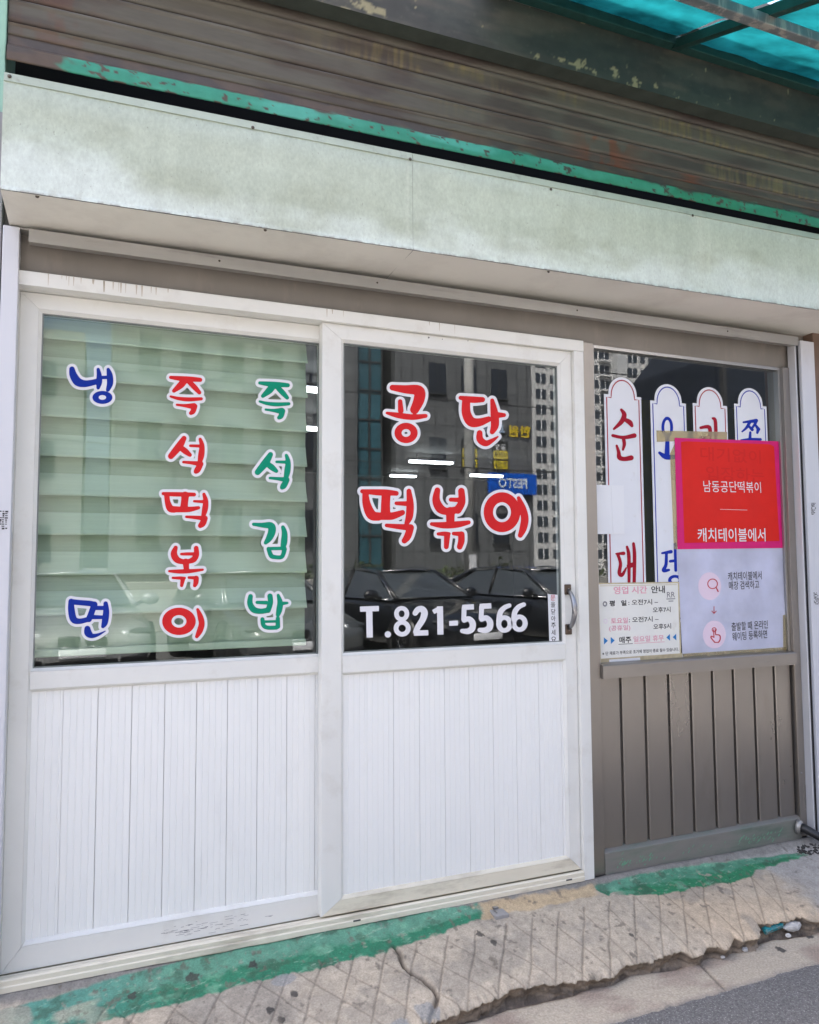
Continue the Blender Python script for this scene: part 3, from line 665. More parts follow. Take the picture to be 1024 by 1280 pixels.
# --- white side posts and guide channel
def post(x0, x1, label, stamps):
    t = thing('guide_post', label, "post", ((x0+x1)/2, -.01, -.05), "white guide posts")
    part('face', MAT['post'], t, (x0, x1, -.02, .03, -.06, 2.436), c=.003)
    for sx, sz, kind in stamps:
        mb = MB(); rr = random.Random(int(sz*100)+kind)
        n = 9
        for i in range(4):
            for j in range(n):
                if rr.random() < .72:
                    w_ = rr.uniform(.002, .0045); h_ = rr.uniform(.0018, .003)
                    cx = sx+(i-1.5)*.0085+rr.uniform(-.001, .001); cz_ = sz+(j-(n-1)/2)*.0068
                    mb.box(cx-w_, cx+w_, -.0209, -.0204, cz_-h_*(.5 if rr.random() < .5 else 1.1), cz_+h_)
        mb.build('stamp', MAT['ink'], t)
    return t
p1 = at(4, 650, -.02); p2 = at(1017, 636, -.02); p3 = at(1021, 748, -.02)
post(-.310, -.2605, "white guide post with a black stamped mark at the left edge of the picture", [(p1[0]-.004, p1[2], 0)])
post(3.248, 3.342, "white guide post with two black stamped marks beside the brown pier", [(p2[0], p2[2], 1), (p3[0]-.004, p3[2], 2)])
gr = thing('guide_channel', "narrow aluminium shutter guide channel beside the brown window", "channel", (3.23, 0, 0))
part('web', pm('channel_grey', (.34, .35, .38, 1), .35, .6, var=.05, vscale=4), gr, (3.218, 3.2475, -.002, .03, -.02, 2.43), c=.002)
part('lip', pm('channel_lip', (.66, .67, .70, 1), .35, .3), gr, (3.2125, 3.2178, -.015, .03, -.02, 2.43), c=.001)
part('slot', MAT['void'], gr, (3.238, 3.2472, -.0042, -.0022, -.02, 2.43))

# ================================================================== DOORS
def mitred(parent, x0, x1, z0, z1, wl, wr, wt, wb, yf, yb, mat, name_v='stile', name_h='rail', bead=.010, bdep=.010, gap=.0006, mats=None):
    """four mitred bars; each has a flat face, a hairline groove and a sloping bead towards the opening"""
    O = [(x0, z0), (x1, z0), (x1, z1), (x0, z1)]
    I = [(x0+wl, z0+wb), (x1-wr, z0+wb), (x1-wr, z1-wt), (x0+wl, z1-wt)]
    sides = [(0, 1, wb, name_h), (1, 2, wr, name_v), (2, 3, wt, name_h), (3, 0, wl, name_v)]
    res = []
    for n_, (a, b, wd, nm) in enumerate(sides):
        e = .0025
        pr = [(0, yb), (0, yf+e), (e, yf), (wd-bead-.0015, yf), (wd-bead-.0008, yf+.0018), (wd-bead, yf), (wd-.0015, yf+bdep-.002), (wd, yf+bdep), (wd, yb)]
        vs = []
        for end, other in ((a, b), (b, a)):
            ox, oz = O[end]; ix, iz = I[end]
            dx = O[other][0]-ox; dz = O[other][1]-oz; l = math.hypot(dx, dz); dx /= l; dz /= l
            for s_, y in pr:
                f = s_/wd
                vs.append((ox+(ix-ox)*f+dx*gap, y, oz+(iz-oz)*f+dz*gap))
        k = len(pr); fs = [(i, i+1, k+i+1, k+i) for i in range(k-1)] + [(k-1, 0, k, 2*k-1), tuple(range(k)), tuple(range(2*k-1, k-1, -1))]
        mb = MB(); mb.add(vs, fs); res.append(mb.build(nm, mats[n_] if mats else mat, parent))
    return res

fr = thing('door_frame', "white plastic outer frame round the two sliding doors", "door frame", (.85, .05, 0))
hd = MB(); hd.prism([(0, 2.2515), (0, 2.2975), (.003, 2.3), (.12, 2.3), (.12, 2.2515), (.055, 2.2515), (.055, 2.258), (.050, 2.258), (.050, 2.2515), (.012, 2.2515), (.010, 2.2535), (.008, 2.2515)], 'x', -.262, 1.957)
hd.build('head', MAT['pvc'], fr)
part('jamb', MAT['pvc'], fr, (1.9065, 1.957, 0.001, .12, .001, 2.2505), c=.002)
part('jamb', MAT['pvc'], fr, (-.312, -.262, .031, .12, 0, 2.30))
sl = MB(); sl.prism([(-.003, .002), (-.003, .018), (0, .022), (0, .036), (.004, .0395), (.014, .0395), (.018, .026), (.058, .024), (.062, .026), (.062, .022), (.12, .022), (.12, -.03), (.004, -.03), (.004, .002)], 'x', -.262, 1.9055)
sl.build('sill', MAT['pvc_low'], fr)
for px, py in [(446,1150),(711,1099)]:
    p = at(px, py, 0); part('drain_slot', MAT['seam'], fr, (p[0]-.014, p[0]+.014, -.0042, -.002, .016, .021))

# rain stains on the frame head
rr = random.Random(31); mb = MB()
for cx, n in [(-.12, 7), (.02, 8), (.18, 5), (.75, 3), (1.3, 3)]:
    for i in range(n):
        x = cx+rr.gauss(0, .05); w2 = rr.uniform(.0008, .003); l = rr.uniform(.012, .040); z = 2.298
        mb.add([(x-w2, -.0004, z), (x+w2, -.0004, z), (x+w2*.3, -.0004, z-l), (x-w2*.3, -.0004, z-l)], [(0, 1, 2, 3)])
mb.build('rain_stain', pm('tan_rain_stain', (.50, .44, .36, 1), .6), fr)
def plank_mesh(w_):
    n = 5; pr = []
    rw = w_/n
    pr.append((.0004, .006)); pr.append((.0009, .0008))
    for i in range(n):
        a, b = i*rw, (i+1)*rw
        pr.append((a+.0020, 0)); pr.append((b-.0018, 0))
        if i < n-1: pr.append((b, .0017))
    pr.append((w_-.0009, .0008)); pr.append((w_-.0004, .006))
    return pr
def planks(parent, x0, x1, z0, z1, y):
    w_ = .1085; x = x0-.012; cache = {}
    while x < x1-.002:
        a = max(x, x0); b = min(x+w_, x1)
        k = round(b-a, 4)
        if k not in cache:
            pr = [(s_, yy) for s_, yy in plank_mesh(w_) if s_ <= k+1e-6]
            if k < w_-1e-4: pr.append((k, 0.0)); pr.append((k, .010))
            mb = MB(); mb.prism([(s_, yy) for s_, yy in pr], 'z', 0, z1-z0)
            o = mb.build('plank', MAT['plank'], None); cache[k] = o.data; bpy.data.objects.remove(o)
        link('plank', cache[k], None, parent, Vector((a, y, z0))-rootloc(parent))
        x += w_
def door(label, x0, x1, z0, z1, wl, wr, wt, wb, zm0, zm1, yf, lowmat):
    t = thing('sliding_door', label, "sliding door", ((x0+x1)/2, yf, z0), "white sliding shop doors")
    mitred(t, x0, x1, z0, z1, wl, wr, wt, wb, yf, yf+.045, MAT['pvc'], mats=[lowmat, MAT['pvc'], MAT['pvc'], MAT['pvc']])
    mb = MB(); mb.prism([(yf+.010, zm0), (yf+.008, zm0+.002), (yf, zm0+.009), (yf+.0018, zm0+.0098), (yf, zm0+.0106), (yf, zm1-.0106), (yf+.0018, zm1-.0098), (yf, zm1-.009), (yf+.008, zm1-.002), (yf+.010, zm1), (yf+.045, zm1), (yf+.045, zm0)], 'x', x0+wl-.006, x1-wr+.006)
    mb.build('middle_rail', MAT['pvc'], t)
    gx0, gx1, gz0, gz1 = x0+wl, x1-wr, zm1, z1-wt
    gk = MB()
    for b in [(gx0-.003, gx0+.004, yf+.0112, yf+.024, gz0, gz1), (gx1-.004, gx1+.003, yf+.0112, yf+.024, gz0, gz1), (gx0, gx1, yf+.0115, yf+.024, gz0-.003, gz0+.004), (gx0, gx1, yf+.0115, yf+.024, gz1-.004, gz1+.003)]: gk.box(*b)
    gk.build('gasket', pm('grey_gasket', (.20, .22, .21, 1), .6) if 'gk' not in MAT else MAT['gk'], t)
    g = part('glass_pane', MAT['glass'], t, (gx0-.004, gx1+.004, yf+.0155, yf+.0215, gz0-.004, gz1+.004))
    planks(t, gx0-.002, gx1+.002, z0+wb-.004, zm0+.004, yf+.0135)
    part('panel_backing', MAT['plank'], t, (gx0-.004, gx1+.004, yf+.024, yf+.030, z0+wb-.004, zm0+.004))
    return t, g
YL, YR = .066, .020
dl, gl_ = door("left sliding door with the green blind behind its glass and coloured vertical lettering", -.262, .852, .0275, 2.250, .069, .07, .065, .0885, .909, .986, YL, MAT['pvc'])
dr, gr_ = door("right sliding door with big red lettering, phone number and a curved handle", .777, 1.9055, .041, 2.2505, .088, .0665, .068, .062, .907, .990, YR, MAT['pvc_low'])
GL, GR = YL+.0152, YR+.0152     # outer faces of the panes
# scuff marks on the left door's bottom rail
mb = MB(); rr = random.Random(5)
for i in range(60):
    p = at(rr.gauss(275, 32), 0, YL); x = p[0]; z = .062+rr.gauss(0, .012)+.004*rr.random()
    if not .038 < z < .092: continue
    l = rr.uniform(.004, .03); mb.box(x, x+l, YL-.0006, YL-.0003, z, z+rr.uniform(.0004, .0012))
mb.build('scuff_mark', MAT['grey_ink'], dl)

# handle of the right door
hx = at(713, 765, 0)[0]; hz0, hz1 = at(714, 787, 0)[2], at(712, 737, 0)[2]
hd = part('handle', MAT['bronze_handle'], dr, (hx-.016, hx+.016, YR-.008, YR, hz1-.022, hz1+.022), (hx-.016, hx+.016, YR-.008, YR, hz0-.022, hz0+.022), c=.003)
mb = MB(); n = 14
for k in range(2): pass
pts = [(hx+.002, YR-.008-.042*math.sin(math.pi*i/n)**.7, hz1-.004+(hz0-hz1+.008)*i/n) for i in range(n+1)]
mb.tube(pts, [.008+.004*math.sin(math.pi*i/n) for i in range(n+1)], 10); mb.build('grip', MAT['steel'], hd, True)
for z in (hz0, hz1): 
    mb = MB(); mb.tube([(hx+.002, YR-.0095, z), (hx+.002, YR-.0075, z)], .005, 8); mb.build('screw', MAT['steel'], hd)
for px, py in [(536,422),(553,424),(585,426)]:
    p = at(px, py, YR); mb = MB(); mb.tube([(p[0], YR-.0006, p[2]), (p[0], YR+.001, p[2])], .0035 if px == 536 else .002, 8); mb.build('screw_hole', MAT['seam'], dr)

# ------------------------------------------------------------------ vinyl lettering (shapes traced, cut as flat film)
def sdf_caps(GX, GY, strokes):
    F = np.full(GX.shape, 1e3)
    for st in strokes:
        if st[0] == 'box':          # square-ended bar: (x0,y0,x1,y1,half width)
            _, ax, ay, bx, by, hw = st
            l = math.hypot(bx-ax, by-ay); ux, uy = (bx-ax)/l, (by-ay)/l; cx, cy = (ax+bx)/2, (ay+by)/2
            u = np.abs((GX-cx)*ux+(GY-cy)*uy)-l/2; v = np.abs(-(GX-cx)*uy+(GY-cy)*ux)-hw
            d = np.hypot(np.maximum(u, 0), np.maximum(v, 0))+np.minimum(np.maximum(u, v), 0)
            F = np.minimum(F, d); continue
        if st[0] == 'ring':         # (cx,cy,rx,ry,hx,hy): outer and inner ellipse
            _, cx, cy, rx, ry, hx_, hy_ = st
            def el(a, b):
                k = np.sqrt(((GX-cx)/a)**2+((GY-cy)/b)**2)+1e-9
                k2 = np.sqrt(((GX-cx)/a**2)**2+((GY-cy)/b**2)**2)+1e-9
                return k*(k-1)/k2
            F = np.minimum(F, np.maximum(el(rx, ry), -el(hx_, hy_))); continue
        P = np.array(st, float)
        if len(P) > 2:              # smooth the brush path
            t = np.linspace(0, len(P)-1, (len(P)-1)*5+1); i = np.clip(t.astype(int), 0, len(P)-2); f = (t-i)[:, None]
            p0 = P[np.maximum(i-1, 0)]; p1 = P[i]; p2 = P[i+1]; p3 = P[np.minimum(i+2, len(P)-1)]
            P = .5*((2*p1)+(-p0+p2)*f+(2*p0-5*p1+4*p2-p3)*f**2+(-p0+3*p1-3*p2+p3)*f**3)
        for a, b in zip(P[:-1], P[1:]):
            ab = b[:2]-a[:2]; t = np.clip(((GX-a[0])*ab[0]+(GY-a[1])*ab[1])/max(1e-9, ab@ab), 0, 1)
            d = np.hypot(GX-a[0]-t*ab[0], GY-a[1]-t*ab[1])-(a[2]+(b[2]-a[2])*t)
            F = np.minimum(F, d)
    return F
def contour(F, xs, ys, level):
    """filled region F<level as one flat mesh (marching squares)"""
    V = []; idx = {}; Fc = []
    A = F-level; ins = A < 0
    ny, nx = A.shape
    def vid(key, x, y):
        if key not in idx: idx[key] = len(V); V.append((x, y))
        return idx[key]
    cnt = ins[:-1, :-1].astype(int)+ins[1:, :-1]+ins[:-1, 1:]+ins[1:, 1:]
    for j in range(ny-1):
        i = 0
        row = cnt[j]
        while i < nx-1:
            c = row[i]
            if c == 0: i += 1; continue
            if c == 4:
                k = i
                while k+1 < nx-1 and row[k+1] == 4: k += 1
                loop = [vid((q, j), xs[q], ys[j]) for q in range(i, k+2)]+[vid((q, j+1), xs[q], ys[j+1]) for q in range(k+1, i-1, -1)]
                Fc.append(tuple(loop)); i = k+1; continue
            cs = [(i, j), (i+1, j), (i+1, j+1), (i, j+1)]; loop = []
            for q in range(4):
                a, b = cs[q], cs[(q+1) % 4]; fa_, fb_ = A[a[1], a[0]], A[b[1], b[0]]
                if fa_ < 0: loop.append(vid(a, xs[a[0]], ys[a[1]]))
                if (fa_ < 0) != (fb_ < 0):
                    t = fa_/(fa_-fb_); key = (a, b) if a < b else (b, a)
                    loop.append(vid(key, xs[a[0]]+(xs[b[0]]-xs[a[0]])*t, ys[a[1]]+(ys[b[1]]-ys[a[1]])*t))
            if len(loop) > 2: Fc.append(tuple(loop))
            i += 1
    return V, Fc
def region(strokes):
    pts = []
    for st in strokes:
        if st[0] == 'box': pts += [(st[1], st[2], st[5]), (st[3], st[4], st[5])]
        elif st[0] == 'ring': pts += [(st[1]-st[3], st[2]-st[4], 0), (st[1]+st[3], st[2]+st[4], 0)]
        else: pts += st
    p = np.array(pts, float)
    return (p[:, 0]-p[:, 2]).min(), (p[:, 0]+p[:, 2]).max(), (p[:, 1]-p[:, 2]).min(), (p[:, 1]+p[:, 2]).max()
def vinyl(name, strokes, org, sc, plane, parent, mat, back=None, margin=3.6, step=.75, label=None, lift=.0):
    """strokes in traced units; org + p/sc is where the photograph shows them on the plane"""
    x0, x1, y0, y1 = region(strokes); mg = margin*sc if back else 0
    stp = step*sc
    xs = np.arange(x0-mg-3*stp, x1+mg+3*stp, stp); ys = np.arange(y0-mg-3*stp, y1+mg+3*stp, stp)
    GX, GY = np.meshgrid(xs, ys)
    F = sdf_caps(GX, GY, strokes)
    def mk(nm, level, yy, mt, par):
        V, Fc = contour(F, xs, ys, level)
        vs = [at(org[0]+a/sc, org[1]+b/sc, plane) for a, b in V]
        vs = [(v[0], yy, v[2]) for v in vs]
        return obj(nm, vs, Fc, mt, par)
    if back:
        o = mk(name, mg, plane-.0008-lift, back, parent)
        mk('colour_film', 0.0, plane-.0014-lift, mat, o)
    else: o = mk(name, 0.0, plane-.0014-lift, mat, parent)
    if label: o["label"] = label
    return o
def tf(strokes, fx, fy_):
    r = []
    for st in strokes: r.append([(fx(x), fy_(y), rad) for x, y, rad in st])
    return r
A6 = ((60, 440), 6.4); B5 = ((190, 450), 5.389); C5 = ((190, 590), 5.389); D6 = ((60, 720), 6.4); E4 = ((440, 460), 3.938)
naeng = [[(193,138,22),(203,185,30),(238,238,34),(290,254,28),(345,248,24),(400,234,22)], [(402,140,13),(410,185,20),(410,240,24),(402,287,14)], [(415,205,13),(490,203,14)], [(482,140,13),(494,185,24),(497,250,25),(480,302,16)], ('ring',436,364,80,52,30,19)]
jeuk = [[(126,118,11),(200,126,17),(270,130,17),(325,134,14)], [(228,130,20),(195,168,23),(148,208,13)], [(245,142,16),(285,182,18),(320,220,13)], [(126,246,8),(180,260,12),(250,266,14),(332,262,11)], [(168,302,8),(220,308,11),(282,312,22)], [(288,312,18),(277,345,18),(262,358,13)]]
seok = [[(216,528,17),(182,583,25),(128,648,20)], [(192,590,18),(225,615,20),(256,640,13)], [(258,578,9),(325,580,11)], [(325,534,11),(337,578,17),(332,640,21),(322,688,15)], [(212,688,9),(270,693,12),(325,700,18)], [(330,700,17),(308,738,21),(296,752,15)]]
tteok = [[(76,146,11),(140,150,15),(200,151,15),(284,152,13)], [(100,155,18),(105,200,19),(122,244,24),(150,255,20)], [(126,250,22),(180,252,20),(250,252,18),(314,241,11)], [(224,158,26),(220,200,24),(216,240,26)], [(284,197,8),(345,200,11)], [(350,150,11),(362,195,17),(357,250,20),(347,290,15)], [(232,302,9),(290,306,12),(350,312,16)], [(358,312,18),(342,345,22),(326,362,16)]]
bokk = [[(160,510,14),(148,552,22),(168,590,22),(210,604,17),(260,600,16)], [(198,553,9),(240,552,11),(295,552,11)], [(298,513,16),(300,555,18),(282,588,20),(250,602,16)], [(228,605,22),(232,655,18)], [(116,668,8),(180,670,14),(250,668,14),(342,658,8)], [(140,713,8),(190,714,11),(222,714,8)], [(208,722,16),(200,765,11)], [(248,711,9),(290,713,12)], [(298,716,18),(296,745,17),(288,765,12)]]
yi = [('ring',182,1006,113,92,50,42), [(196,936,22),(240,944,12)], [(308,926,10),(326,975,19),(335,1022,20),(322,1070,20),(302,1108,12)]]
gim = [[(684,352,11),(740,358,16),(800,362,24),(808,398,26),(790,445,22),(766,476,13)], [(882,372,13),(893,412,19),(890,470,22),(884,498,18)], [(785,518,14),(802,562,16),(826,573,14),(875,571,14),(893,520,16)], [(786,516,11),(895,514,12)]]
bap = [[(664,838,16),(660,884,19),(684,926,21),(730,938,18),(775,932,18)], [(708,878,11),(770,880,13)], [(795,836,18),(798,880,18),(782,932,18)], [(850,830,10),(863,880,19),(857,930,20),(848,962,14)], [(868,886,14),(912,882,8)], [(744,992,14),(750,1030,15),(776,1048,14),(838,1048,14)], [(756,1008,9),(840,1006,9)], [(848,986,14),(848,1040,16)]]
myeon = [[(186,203,22),(188,270,27),(205,345,28),(250,362,22),(310,350,20)], [(190,206,22),(260,213,21),(340,220,22),(372,228,20)], [(372,228,25),(350,290,24),(328,345,24)], [(370,255,17),(460,256,17)], [(350,328,18),(445,330,14)], [(462,220,18),(466,290,25),(455,370,25),(440,404,14)], [(316,422,24),(322,455,30),(352,478,19),(400,470,12),(460,440,4)]]
gong = [[(199,97,14),(260,105,20),(328,112,26),(330,155,27),(308,205,22)], [(237,165,11),(240,210,14)], [(172,222,7),(230,234,14),(300,242,14),(362,236,10)], ('ring',266,320,57,50,22,19)]
dan = [[(534,147,10),(590,156,16),(642,156,13)], [(562,158,20),(562,220,22),(585,264,24),(625,268,20),(672,252,14)], [(690,160,10),(700,220,19),(703,280,20),(690,315,12)], [(705,232,17),(748,232,10)], [(628,320,14),(630,352,17),(658,371,15),(690,357,10),(718,338,4)]]
tteok2 = [[(50,607,10),(120,612,15),(170,613,15),(218,617,12)], [(66,617,15),(72,670,20),(95,722,24),(130,734,18)], [(98,728,20),(160,730,18),(200,728,18),(248,712,13)], [(168,620,22),(165,670,22),(165,718,24)], [(218,666,9),(268,668,12)], [(280,606,12),(286,670,18),(282,730,18),(270,762,12)], [(170,775,9),(230,781,13),(285,785,16)], [(288,786,17),(274,828,18),(258,850,14)]]
bokk2 = [[(420,602,14),(414,650,19),(432,690,22),(465,706,18),(505,700,18)], [(486,648,10),(540,650,12)], [(538,606,16),(540,660,18),(520,698,20)], [(484,706,22),(484,760,20)], [(392,768,9),(450,774,16),(520,770,16),(574,760,10)], [(424,817,8),(455,816,11),(478,816,8)], [(468,826,15),(464,880,12)], [(500,815,9),(535,817,12)], [(538,820,16),(538,852,16),(530,880,14)]]
yi2 = [('ring',738,710,90,98,44,49), [(760,636,16),(795,668,10)], [(820,640,9),(840,692,17),(850,742,19),(842,790,18),(828,824,12)]]
for nm, st, reg, mt, lb in [
    ('naeng', naeng, A6, 'blue', "blue syllable sticker at the top of the leftmost column"), ('myeon', myeon, D6, 'blue', "blue syllable sticker at the bottom of the leftmost column"),
    ('jeuk', jeuk, B5, 'red', "topmost red syllable sticker of the middle column"), ('seok', seok, B5, 'red', "second red syllable sticker of the middle column"),
    ('tteok', tteok, C5, 'red', "third red syllable sticker of the middle column"), ('bokk', bokk, C5, 'red', "fourth red syllable sticker of the middle column"), ('yi', yi, C5, 'red', "lowest red syllable sticker of the middle column"),
    ('jeuk_g', tf(jeuk, lambda x: (x-128)*.95+728, lambda y: (y-118)*.975+155), B5, 'green', "topmost green syllable sticker of the right column"),
    ('seok_g', tf(seok, lambda x: (x-128)*.98+712, lambda y: (y-528)*.99+637), B5, 'green', "second green syllable sticker of the right column"),
    ('gim', gim, C5, 'green', "third green syllable sticker of the right column"), ('bap', bap, C5, 'green', "lowest green syllable sticker of the right column")]:
    vinyl('letter_sticker', st, reg[0], reg[1], GL, gl_, MAT[mt], MAT['white'], 3.5, label=lb)
for st, lb in [(gong, "red first syllable of the upper line"), (dan, "red second syllable of the upper line"), (tteok2, "red first syllable of the lower line"), (bokk2, "red second syllable of the lower line"), (yi2, "red third syllable of the lower line")]:
    vinyl('letter_sticker', st, E4[0], E4[1], GR, gr_, MAT['red'], MAT['white'], 3.6, label=lb)
# phone number, white film (traced at 3.303 units per pixel from 430,690)
F3 = ((430, 690), 3.303)
digits = {
 'T': [('box',66,236,144,233,11), ('box',104,240,106,353,13)], '.': [('ring',181,340,13,13,.1,.1)],
 '8': [('ring',238,255,31,32,12,14), ('ring',240,315,35,34,15,15)],
 '2': [[(294,252,11),(305,238,12),(322,236,13),(332,252,14),(324,280,13),(304,312,12),(296,330,11)], ('box',288,335,348,333,11)],
 '1': [('box',396,224,398,341,12.5), ('box',368,248,396,232,9.5)], '-': [('box',434,295,470,293,10)],
 '5': [('box',488,229,536,226,11), ('box',496,226,494,282,10), [(496,282,10),(515,276,11),(530,292,13),(529,315,13),(512,327,12),(488,326,9)]],
 '5b': [('box',560,225,608,222,11), ('box',568,222,566,278,10), [(568,278,10),(587,272,11),(602,288,13),(601,311,13),(584,323,12),(560,322,9)]],
 '6': [('ring',662,297,34,36,13,17), [(664,226,9),(648,240,10),(639,262,11),(637,290,11)]],
 '6b': [('ring',724,294,34,36,13,17), [(742,217,9),(722,226,10),(706,246,11),(700,280,11)]]}
digits['6'] = [('ring',662,297,34,36,13,17), [(682,221,9),(662,230,10),(645,250,11),(639,285,11)]]
for k, st in digits.items(): vinyl('phone_digit', st, F3[0], F3[1], GR, gr_, MAT['white'], step=.5)

# ------------------------------------------------------------------ set type (built-in typeface)
def text(parent, body, x, z, h, y, mat, align='CENTER', wx=1.0, bold=0.0, rot=0.0, name='lettering', width=None):
    cu = bpy.data.curves.new('lettering', 'FONT'); cu.body = body; cu.size = 1; cu.align_x = align; cu.align_y = 'CENTER'; cu.offset = bold; cu.resolution_u = 3
    to = bpy.data.objects.new('lettering', cu); COL.objects.link(to)
    me = bpy.data.meshes.new_from_object(to.evaluated_get(bpy.context.evaluated_depsgraph_get()))
    bpy.data.objects.remove(to); bpy.data.curves.remove(cu)
    n = len(me.vertices); co = np.zeros(n*3, np.float32); me.vertices.foreach_get('co', co); co = co.reshape(-1, 3)
    hh = (co[:, 1].max()-co[:, 1].min()) or 1
    sc = h/hh
    cyy = (co[:, 1].max()+co[:, 1].min())/2
    sx = sc*wx
    if width: sx = width/(co[:, 0].max()-co[:, 0].min())
    X = co[:, 0]*sx; Zl = (co[:, 1]-cyy)*sc
    c_, s_ = math.cos(rot), math.sin(rot)
    l = rootloc(parent)
    P = np.stack([x+X*c_-Zl*s_-l.x, np.full(n, y)-l.y, z+X*s_+Zl*c_-l.z], -1).astype(np.float32)
    me.vertices.foreach_set('co', P.ravel()); me.materials.clear(); me.materials.append(mat); me.update()
    return link(name, me, None, parent)
def quad(name, pts, y, mat, parent, th=.0006):
    """flat sheet with thickness through four (x, z) corners"""
    n = len(pts); vs = [(x, y, z) for x, z in pts]+[(x, y+th, z) for x, z in pts]
    fs = [tuple(range(n)), tuple(range(2*n-1, n-1, -1))]+[(i, i+n, (i+1) % n+n, (i+1) % n) for i in range(n)]
    mb = MB(); mb.add(vs, fs); return mb.build(name, mat, parent)

# close-the-door sticker on the right door's glass
q = [at(*p, GR)[[0, 2]] for p in [(684.5,742.5),(697,743.5),(698.5,803),(686.5,803)]]
ps = quad('push_sticker', q, GR-.0022, MAT['paper'], gr_)
zt, zb_ = q[0][1], q[2][1]; xm = (q[0][0]+q[1][0])/2
for i, s_ in enumerate("문을닫아주세요"):
    text(ps, s_, xm, zt-.016-(zt-zb_-.03)*i/6, .0235, GR-.0026, MAT['red_ink'] if i == 0 else MAT['ink'], bold=.01)
ps["label"] = "narrow white sticker with seven stacked syllables beside the handle"

# ================================================================== BLIND behind the left pane
bl = thing('window_blind', "pale green layered fabric blind hanging behind the left glass", "blind", (.27, .13, 1.0))
YB = .145
xL, xR = -.235, at(383, 600, YB)[0]
zl = [at(60, y_, YB)[2] for y_ in (424.5, 472.9, 520.9, 571, 620, 670, 720, 769)]
pitch = (zl[0]-zl[-1])/7
lines = [zl[0]+pitch]+[zl[0]-pitch*i for i in range(8)]
bk = MB(); nz = 2
bk.box(xL, xR, YB+.018, YB+.020, 1.03, 2.45); bk.build('back_layer', MAT['blind_back'], bl)
for i, zb0 in enumerate(lines):
    # each band starts flush with the back layer and swings out to a free lower edge
    zt0 = zb0+pitch*.59; n = 9
    xs = np.linspace(xL-.001*i, xR+.0006*(i % 3), 40); t = np.linspace(0, 1, n)
    X = np.repeat(xs[:, None], n, 1); T = np.repeat(t[None], 40, 0)
    Y = YB+.0155-.030*T**1.3 + (fbm(X*3, T+i*3, 2, 200+i)-.5)*.006*T
    Z = zt0+(zb0-zt0)*T+(fbm(X*2, X*0+i, 2, 210)-.5)*.004*T
    P = np.stack([X, Y, Z], -1)
    back = P[:, ::-1].copy(); back[..., 1] += .0015
    grid('band', np.concatenate([P, back], 1), MAT['blind'], bl)
zbb = at(60, 817, YB)[2]
part('bottom_bar', MAT['blind'], bl, (xL, xR, YB-.008, YB+.014, zbb-.012, zbb+.014), c=.004)

# ================================================================== BROWN SHOP WINDOW on the right
bw = thing('shop_window', "brown metal framed shop window with a ribbed panel below", "window", (2.6, .05, 0))
part('jamb', MAT['bronze'], bw, (1.9585, 2.026, .022, .12, .0, 2.302), c=.002)
part('jamb', MAT['bronze'], bw, (3.168, 3.2115, .022, .12, .0, 2.302), c=.002)
part('glazing_bead', pm('light_bead_metal', (.42, .41, .40, 1), .3, .85), bw, (2.0265, 2.040, .040, .07, .885, 2.30), (3.1545, 3.1675, .040, .07, .885, 2.30), (2.04, 3.1545, .040, .07, 2.287, 2.3015), c=.001)
gw = part('glass_pane', MAT['glass_old'], bw, (2.036, 3.160, .058, .063, .88, 2.296))
mb = MB(); mb.prism([(.004, .824), (.004, .878), (.008, .882), (.075, .890), (.075, .824)], 'x', 2.0265, 3.1675); mb.build('window_sill', MAT['bronze_h'], bw)
gx = [2.0265, 2.146, 2.278, 2.411, 2.537, 2.668, 2.795, 2.925, 3.055, 3.1675]
part('panel_backing', MAT['lintel'], bw, (2.027, 3.167, .060, .068, .09, .824))
for a, b in zip(gx[:-1], gx[1:]):
    mb = MB(); g_ = .0075
    mb.prism([(a+g_, .058), (a+g_, .046), (a+g_+.003, .043), (b-g_-.003, .043), (b-g_, .046), (b-g_, .058)], 'z', .098, .822)
    mb.build('panel_slat', MAT['bronze'], bw)
mb = MB(); mb.prism([(.018, -.03), (.022, .086), (.026, .0895), (.058, .103), (.058, -.03)], 'x', 2.0265, 3.1675)
kick = mb.build('kick_plate', MAT['kick'], bw)
# brushed green paint splashes on the kick plate
rr = random.Random(9); mb = MB()
for cx, n, wd in [(2.12, 26, .05), (2.24, 22, .05), (2.95, 30, .10), (2.84, 18, .07), (2.5, 10, .2)]:
    for i in range(n):
        x = cx+rr.gauss(0, wd*.5); z = .03+rr.gauss(0, .012); l = rr.uniform(.004, .02)
        if not .004 < z < .07: continue
        y = .018+(z+.03)*.004/.116-.0006; s_ = rr.uniform(.0008, .0024)
        mb.add([(x, y, z), (x+l*.6, y, z+l*.55), (x+l*.6+s_*2, y, z+l*.55-s_), (x+s_*2, y, z-s_)], [(0, 3, 2, 1)])
mb.build('paint_splash', pm('green_splash', S(104, 160, 128), .6), kick)
for z, x in [(.3, 3.185)]: screw(bw, x, .021, z, .005, MAT['steel'])

